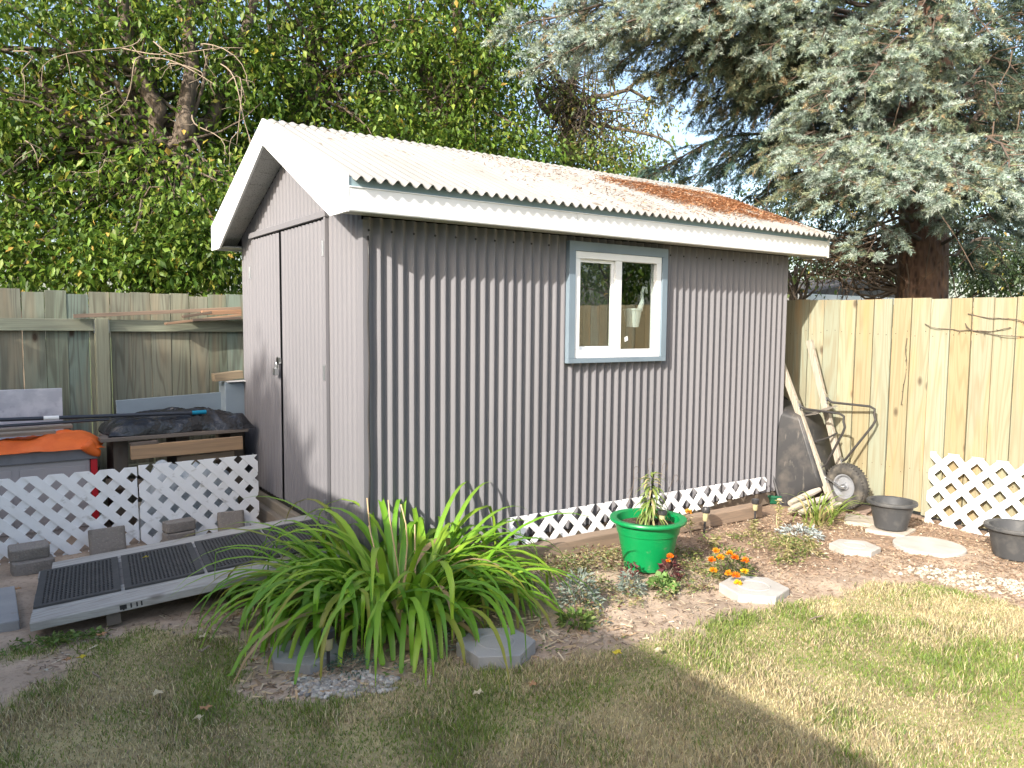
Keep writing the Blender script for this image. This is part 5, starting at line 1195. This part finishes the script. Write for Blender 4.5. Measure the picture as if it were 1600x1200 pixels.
rear('low green shrub seen under the shed eave by the right fence', 1250, 9.5, [E(1245, 420, 9.5, 40, 28, .4, 12)], leaf=.07, per=40, pal=[(.13, .19, .05), (.16, .2, .07)])
rear('dark hedge like tree behind the blue spruce', 1420, 14.5, [E(1300, 300, 15, 120, 150, .8, 80), E(1500, 230, 14.5, 170, 230, 1.0, 170), E(1680, 250, 13.5, 150, 280, 1.0, 120), E(1190, 340, 15, 80, 60, .6, 20), E(1240, 80, 14.5, 110, 120, .8, 60), E(1380, 60, 14.5, 120, 120, .8, 60), E(1560, -40, 14.5, 200, 100, .8, 70), E(1570, 425, 13.5, 150, 50, .7, 60), E(1340, 430, 14, 110, 36, .5, 40)], leaf=.085, per=85, pal=[(.035, .06, .025), (.045, .075, .03), (.06, .09, .035)])  # very dark leaf colours put the deep conifer shade into this backing tree
# trees to the right of the yard and behind the camera, mirrored in the window
def yardtree(label, p, z, r_, n):
    t = thing('yard_tree', label, 'tree', p, 'trees around the rest of the yard'); cen = crown('crown', t, [((p[0], p[1], z), (r_, r_, r_*.8), n)], .12, 60, .36, PAL_MAPLE, .03)
    trunk(t, [([(p[0], p[1], -.1), (p[0]+.1, p[1], z*.6), (p[0], p[1]+.1, z)], [.16, .12, .05])], cen, 14)
yardtree('round green tree beyond the right fence, outside the photo', (8.5, -7.5, 0), 3.2, 1.7, 90)
yardtree('broad green tree beyond the right fence farther down the yard', (11.5, -11.0, 0), 3.6, 2.2, 110)
t5 = thing('yard_tree', 'tall shade tree standing west of the neighbouring house', 'tree', (-12.5, -3.0, 0), 'trees around the rest of the yard')
cen = crown('crown', t5, [((-12.5, -2.60, 7.98), (.7, .60, .62), 22), ((-12.5, -3.45, 7.66), (.6, .40, .36), 9), ((-12.4, -1.75, 8.1), (.6, .25, .2), 2)], .17, 95, .17, PAL_MAPLE, .02)
trunk(t5, [([(-12.6, -3.0, -.1), (-12.5, -3.0, 4), (-12.5, -2.9, 8.0)], [.22, .17, .05])], cen, 12)

# ------------------------------------------------------------------ blue spruce
def sprigs(P, D, L, nn, nl, pal, wid=.0042):
    """needle brushes: at each base P along D for length L, nn needles"""
    n = len(P); idx_ = np.repeat(np.arange(n), nn); N = n*nn
    D = D/np.maximum(np.linalg.norm(D, axis=1, keepdims=True), 1e-6)
    t = np.tile(np.linspace(.05, 1, nn), n)+rng.uniform(-.03, .03, N); q = P[idx_]+D[idx_]*(t*L[idx_])[:, None]
    rd = rdirs(N); rd = rd-D[idx_]*(rd*D[idx_]).sum(1)[:, None]; rd /= np.maximum(np.linalg.norm(rd, axis=1, keepdims=True), 1e-6); rd[:, 2] += .15
    nd = rd*.8+D[idx_]*(.62+.5*(t > .85))[:, None]; nd /= np.linalg.norm(nd, axis=1, keepdims=True)
    ln = nl*rng.uniform(.75, 1.25, N); tip = q+nd*ln[:, None]; sd = np.cross(nd, rdirs(N)); sd /= np.maximum(np.linalg.norm(sd, axis=1, keepdims=True), 1e-6)
    V = np.stack([q-sd*wid/2, q+sd*wid/2, tip], 1).reshape(-1, 3); F = np.arange(N*3).reshape(-1, 3)
    cs = cols_of(n, pal, .2)[idx_]*rng.uniform(.8, 1.2, (N, 1)); C = np.repeat(cs[:, None], 3, 1); C[:, 2] *= 1.15
    return V, F, C.reshape(-1, 3)
BLUE = [(.27, .34, .285), (.33, .40, .345), (.24, .31, .24), (.38, .43, .37), (.28, .32, .20)]
OLIVE = [(.17, .22, .14), (.22, .26, .16), (.24, .25, .15), (.15, .21, .15)]
BROWN = [(.30, .25, .14), (.27, .25, .15), (.22, .23, .13), (.34, .25, .14)]
INNER = [(.07, .10, .07), (.09, .115, .07), (.055, .08, .06)]  # older inner needles, darkened further to paint the shade between boughs
DARKN = [(.05, .075, .05), (.06, .09, .06), (.08, .10, .06)]  # dark needle copy for boughs in deep shade, shade put into colour
TEALN = [(.10, .19, .16), (.13, .22, .18), (.17, .22, .14)]
def bough(mb, twigs, out, root, tip, pal, width=.55, hang=.25, dens=1.0, start=.3, up=.25, nn=36, brown=.06):
    root = np.array(root); tip = np.array(tip); Ln = np.linalg.norm(tip-root); n = 14
    pts = []
    for i in range(n+1):
        t = i/n; p = root+(tip-root)*t+np.array((0, 0, 1))*(up*math.sin(math.pi*t)-.10*math.sin(2*math.pi*t)); pts.append(p+rng.normal(0, .015, 3))
    mb.tube(pts, np.linspace(.012+.006*Ln, .005, n+1), 7)
    main = (tip-root)/Ln; side = np.cross(main, (0, 0, 1)); side /= np.linalg.norm(side)
    m_ = int(Ln*(1-start)/.050*dens)
    Pb = []; Db = []; Lb = []; Ib = []
    for i in range(m_):
        t = start+(1-start)*(i+rng.uniform(0, 1))/m_; x = t*n; j = min(int(x), n-1); p = pts[j]+(pts[j+1]-pts[j])*(x-j)
        sgn = rng.choice((-1, 1)); l = width*(.35+.85*math.sin(math.pi*min(1, (t-start)/(1-start)*.8+.2)))*rng.uniform(.6, 1.15); ang = rng.uniform(.5, 1.15)
        d = main*math.cos(ang)+side*sgn*math.sin(ang)+np.array((0, 0, rng.normal(-.15, .2))); d /= np.linalg.norm(d)
        k = max(3, int(l/.055)); q = p.copy(); dd = d.copy(); tw = [q.copy()]
        for s_ in range(k):
            dd = dd+np.array((0, 0, -hang*.16))+rng.normal(0, .05, 3); dd /= np.linalg.norm(dd); q = q+dd*l/k; tw.append(q.copy())
            if s_ >= 1 or rng.uniform() < .5:
                for sg2 in (-1, 1):
                    if rng.uniform() < .85:
                        s2 = np.cross(dd, (0, 0, 1)); s2 /= max(np.linalg.norm(s2), 1e-6); e = dd*.75+s2*sg2*rng.uniform(.35, .9)+np.array((0, 0, rng.normal(-.05-hang*.4, .25)))
                        Pb.append(q); Db.append(e); Lb.append(rng.uniform(.07, .13)); Ib.append(s_/k)
        Pb.append(q); Db.append(dd); Lb.append(rng.uniform(.10, .15)); Ib.append(1.0)
        for _k in range(3): Pb.append(q-dd*.03); Db.append(dd+rng.normal(0, .5, 3)); Lb.append(rng.uniform(.07, .11)); Ib.append(1.0)
        twigs.tube(tw, np.linspace(.005, .002, len(tw)), 4)
    Pb.append(pts[-1]); Db.append(main); Lb.append(.12); Ib.append(1.0)
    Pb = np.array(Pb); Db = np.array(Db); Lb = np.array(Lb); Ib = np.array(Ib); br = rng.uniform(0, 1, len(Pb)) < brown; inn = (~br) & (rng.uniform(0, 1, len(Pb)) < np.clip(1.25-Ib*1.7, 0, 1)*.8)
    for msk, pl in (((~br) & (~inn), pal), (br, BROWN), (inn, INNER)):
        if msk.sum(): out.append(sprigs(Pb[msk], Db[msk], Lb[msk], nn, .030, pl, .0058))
SPX, SPY = 5.55, -.10
sp = thing('blue_spruce', 'large blue spruce behind the right fence, thick flaking trunk and drooping silvery boughs', 'spruce tree', (SPX, SPY, 0))
mb = MB(); mb.tube([(SPX, SPY, -.2), (SPX, SPY, .6), (SPX+.02, SPY, 1.6), (SPX, SPY+.02, 3), (SPX+.03, SPY, 4.5), (SPX, SPY, 7)], [.30, .255, .225, .20, .16, .10], 20); mb.build('trunk', M['sprucebark'], sp, smooth=True)
mb = MB(); tw = MB(); out = []
def at_trunk(z): return (SPX, SPY, z)
for (u, v, d, z, pal, kw) in (
    (1265, 262, 5.9, 2.75, BLUE, dict(width=.50, dens=1.2)), (1335, 300, 5.6, 2.75, BLUE, dict(width=.55, dens=1.3)), (1420, 310, 5.4, 2.72, BLUE, dict(width=.55, dens=1.3)), (1500, 305, 5.3, 2.72, BLUE, dict(width=.55, dens=1.3)), (1585, 270, 5.4, 2.8, BLUE, dict(width=.5, dens=1.2)), (1640, 330, 5.4, 2.6, BLUE, dict(width=.5)),
    (1380, 245, 5.7, 2.85, BLUE, dict(width=.5, dens=1.2)), (1555, 350, 5.9, 2.35, BLUE, dict(width=.4, hang=.5)), (1620, 390, 6.2, 2.2, BLUE, dict(width=.4)),
    (1275, 175, 6.0, 3.3, BLUE, dict(width=.48, dens=1.1)), (1345, 140, 5.8, 3.4, BLUE, dict(width=.5, dens=1.2)), (1385, 80, 5.8, 3.6, BLUE, dict(width=.5)), (1432, 130, 6.0, 3.7, BLUE, dict(width=.42, dens=1.2, hang=.5)), (1440, 20, 5.9, 4.3, BLUE, dict(width=.5, hang=.5)), (1475, 95, 6.1, 3.9, OLIVE, dict(width=.4, hang=.8)), (1440, 205, 6.1, 3.25, OLIVE, dict(width=.36, hang=.8)), (1300, 95, 6.2, 3.5, BLUE, dict(width=.45)), (1225, 135, 6.6, 3.3, OLIVE, dict(width=.4, hang=.5, brown=.18)),
    (1355, 395, 6.0, 2.25, BLUE, dict(width=.30, hang=.6, dens=1.2, start=.62)), (1235, 300, 6.6, 2.5, OLIVE, dict(width=.32, hang=.7, brown=.25, start=.6)), (1290, 320, 6.3, 2.4, OLIVE, dict(width=.3, hang=.7, brown=.2, start=.55)), (1200, 250, 7.0, 2.8, OLIVE, dict(width=.35, hang=.8, brown=.18, start=.5)),
    (835, 105, 6.6, 3.9, BLUE, dict(width=.55, dens=1.5, start=.28, up=.35)), (890, 80, 6.3, 4.0, BLUE, dict(width=.5, start=.28, up=.35, dens=1.3)), (965, 95, 6.9, 3.8, OLIVE, dict(width=.45, start=.3, hang=.5, up=.3, dens=1.3)), (1035, 150, 7.2, 3.6, OLIVE, dict(width=.42, hang=1.1, start=.5, brown=.15)), (1085, 175, 7.6, 3.4, OLIVE, dict(width=.42, hang=1.2, start=.4, brown=.12)), (1120, 110, 7.0, 3.7, OLIVE, dict(width=.45, hang=1.1, start=.4)), (1165, 160, 7.6, 3.3, DARKN, dict(width=.45, hang=1.0, start=.3)),
    (1020, 275, 8.0, 2.9, TEALN, dict(width=.5, hang=.5, start=.45, up=.35, dens=1.2)), (1085, 290, 8.3, 2.8, TEALN, dict(width=.5, hang=.6, start=.45, up=.4)), (1140, 260, 8.0, 2.9, OLIVE, dict(width=.45, hang=.8, start=.4, up=.3)), (1180, 310, 8.2, 2.6, DARKN, dict(width=.5, hang=.8, start=.3)),
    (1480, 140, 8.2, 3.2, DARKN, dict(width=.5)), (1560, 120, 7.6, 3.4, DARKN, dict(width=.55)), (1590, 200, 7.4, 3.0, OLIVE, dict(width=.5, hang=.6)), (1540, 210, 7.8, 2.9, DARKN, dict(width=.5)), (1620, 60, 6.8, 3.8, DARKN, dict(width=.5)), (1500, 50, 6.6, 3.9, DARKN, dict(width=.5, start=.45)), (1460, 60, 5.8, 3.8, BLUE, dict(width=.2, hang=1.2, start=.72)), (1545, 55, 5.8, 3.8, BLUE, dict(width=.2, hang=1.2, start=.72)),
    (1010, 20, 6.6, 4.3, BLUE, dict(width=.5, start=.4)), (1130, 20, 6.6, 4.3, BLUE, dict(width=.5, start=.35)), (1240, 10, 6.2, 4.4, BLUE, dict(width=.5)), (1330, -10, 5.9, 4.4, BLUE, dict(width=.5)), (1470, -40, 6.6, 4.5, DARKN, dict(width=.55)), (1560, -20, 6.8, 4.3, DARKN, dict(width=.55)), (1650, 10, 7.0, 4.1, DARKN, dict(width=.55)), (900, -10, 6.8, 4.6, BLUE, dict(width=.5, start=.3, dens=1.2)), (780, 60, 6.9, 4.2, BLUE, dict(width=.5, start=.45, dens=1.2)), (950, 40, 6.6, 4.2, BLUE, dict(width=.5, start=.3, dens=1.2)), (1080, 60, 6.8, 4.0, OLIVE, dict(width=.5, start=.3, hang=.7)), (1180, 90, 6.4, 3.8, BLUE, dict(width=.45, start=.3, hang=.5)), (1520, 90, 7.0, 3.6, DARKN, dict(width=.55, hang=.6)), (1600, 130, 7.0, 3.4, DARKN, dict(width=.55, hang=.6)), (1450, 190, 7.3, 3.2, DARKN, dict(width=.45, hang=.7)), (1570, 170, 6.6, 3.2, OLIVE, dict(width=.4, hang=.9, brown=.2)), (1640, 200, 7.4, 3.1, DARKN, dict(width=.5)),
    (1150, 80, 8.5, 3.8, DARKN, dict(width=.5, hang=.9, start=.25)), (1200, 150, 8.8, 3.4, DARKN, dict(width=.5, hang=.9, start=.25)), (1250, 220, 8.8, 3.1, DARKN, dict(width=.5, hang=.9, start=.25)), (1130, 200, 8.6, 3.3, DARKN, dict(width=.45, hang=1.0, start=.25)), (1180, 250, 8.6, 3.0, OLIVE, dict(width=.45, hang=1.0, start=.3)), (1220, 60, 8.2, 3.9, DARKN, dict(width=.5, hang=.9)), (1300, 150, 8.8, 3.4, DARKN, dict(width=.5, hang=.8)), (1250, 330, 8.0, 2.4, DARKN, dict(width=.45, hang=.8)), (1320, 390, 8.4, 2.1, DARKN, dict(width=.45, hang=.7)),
    (1060, 110, 7.4, 3.8, OLIVE, dict(width=.45, hang=1.2, start=.4, dens=1.3, brown=.15)), (1110, 150, 7.2, 3.6, OLIVE, dict(width=.45, hang=1.2, start=.35, dens=1.2, brown=.12)), (1150, 120, 6.9, 3.7, OLIVE, dict(width=.45, hang=1.1, start=.35, dens=1.2)), (1010, 120, 7.0, 3.9, OLIVE, dict(width=.42, hang=1.2, start=.55, dens=1.3, brown=.15)),
    (1230, 200, 6.3, 3.1, BLUE, dict(width=.4, hang=.5)), (1310, 275, 5.8, 2.8, BLUE, dict(width=.45)),
    (1650, 150, 8.5, 3.4, DARKN, dict(width=.55)), (1700, 250, 8.0, 2.9, DARKN, dict(width=.5)), (1400, 200, 8.9, 3.2, DARKN, dict(width=.55)), (1300, 230, 8.9, 3.0, DARKN, dict(width=.55)), (1580, 420, 7.6, 2.0, DARKN, dict(width=.45, hang=.6)), (1500, 400, 8.2, 2.1, DARKN, dict(width=.45, hang=.6))):
    bough(mb, tw, out, at_trunk(z), spot(u, v, d), pal, **kw)
mb.build('branch', mat('branch_bark', (.10, .075, .06), .95), sp, smooth=True)
for k in range(150):                          # dead hanging twigs inside the crown
    z = rng.uniform(1.9, 4.2); a = rng.uniform(0, 6.28); r1 = rng.uniform(.2, 1.6); p = np.array((SPX+r1*math.cos(a), SPY+r1*math.sin(a), z)); e = p+np.array((rng.normal(0, .2), rng.normal(0, .2), rng.uniform(-.6, -.1)))
    tw.tube(curve(p, e, n=4, wob=.05), np.linspace(.006, .002, 5), 4)
for k in range(46):                           # bare broken branches low by the shed eave
    p = np.array((SPX-.25, SPY+.1, rng.uniform(1.75, 2.5))); e = spot(rng.uniform(1235, 1340), rng.uniform(370, 455), rng.uniform(6.4, 7.4)); pts = curve(p, e, n=6, wob=.08); tw.tube(pts, np.linspace(.014, .003, 7), 5)
    for q in pts[3:]:
        g_ = q+rng.normal(0, .10, 3)+np.array((0, 0, -.06)); tw.tube(curve(q, g_, n=3, wob=.02), np.linspace(.004, .0015, 4), 4)
tw.build('twigs', mat('dead_twig', (.12, .085, .06), .95), sp)
V, F_, C_ = merge(out); np_mesh('needles', V, F_, M['needle'], sp, col=C_)
# neighbour's outbuilding glimpsed beyond the fence
nb = thing('neighbour_outbuilding', 'low orange brown outbuilding with white eave glimpsed beyond the right fence', 'outbuilding', (8.4, 4.0, 0))
mb = MB(); mb.box((8.0, 2.8, 0), (11, 5.4, 1.80)); mb.build('wall', mat('ochre_siding', (.36, .20, .11), .8, [('noise', (1, 1, 20), (.25, .15, .09), .45, .7, .6)]), nb)
mb = MB(); mb.box((7.75, 2.6, 1.801), (11.2, 5.6, 1.90)); mb.build('eave', M['white'], nb)
mb = MB(); mb.add([(7.75, 2.6, 1.902), (11.2, 2.6, 1.902), (11.2, 5.6, 1.902), (7.75, 5.6, 1.902), (9.5, 2.6, 2.2), (9.5, 5.6, 2.2)], [(0, 1, 4), (1, 2, 5, 4), (2, 3, 5), (3, 0, 4, 5)]); mb.build('roof', M['shingle'], nb)
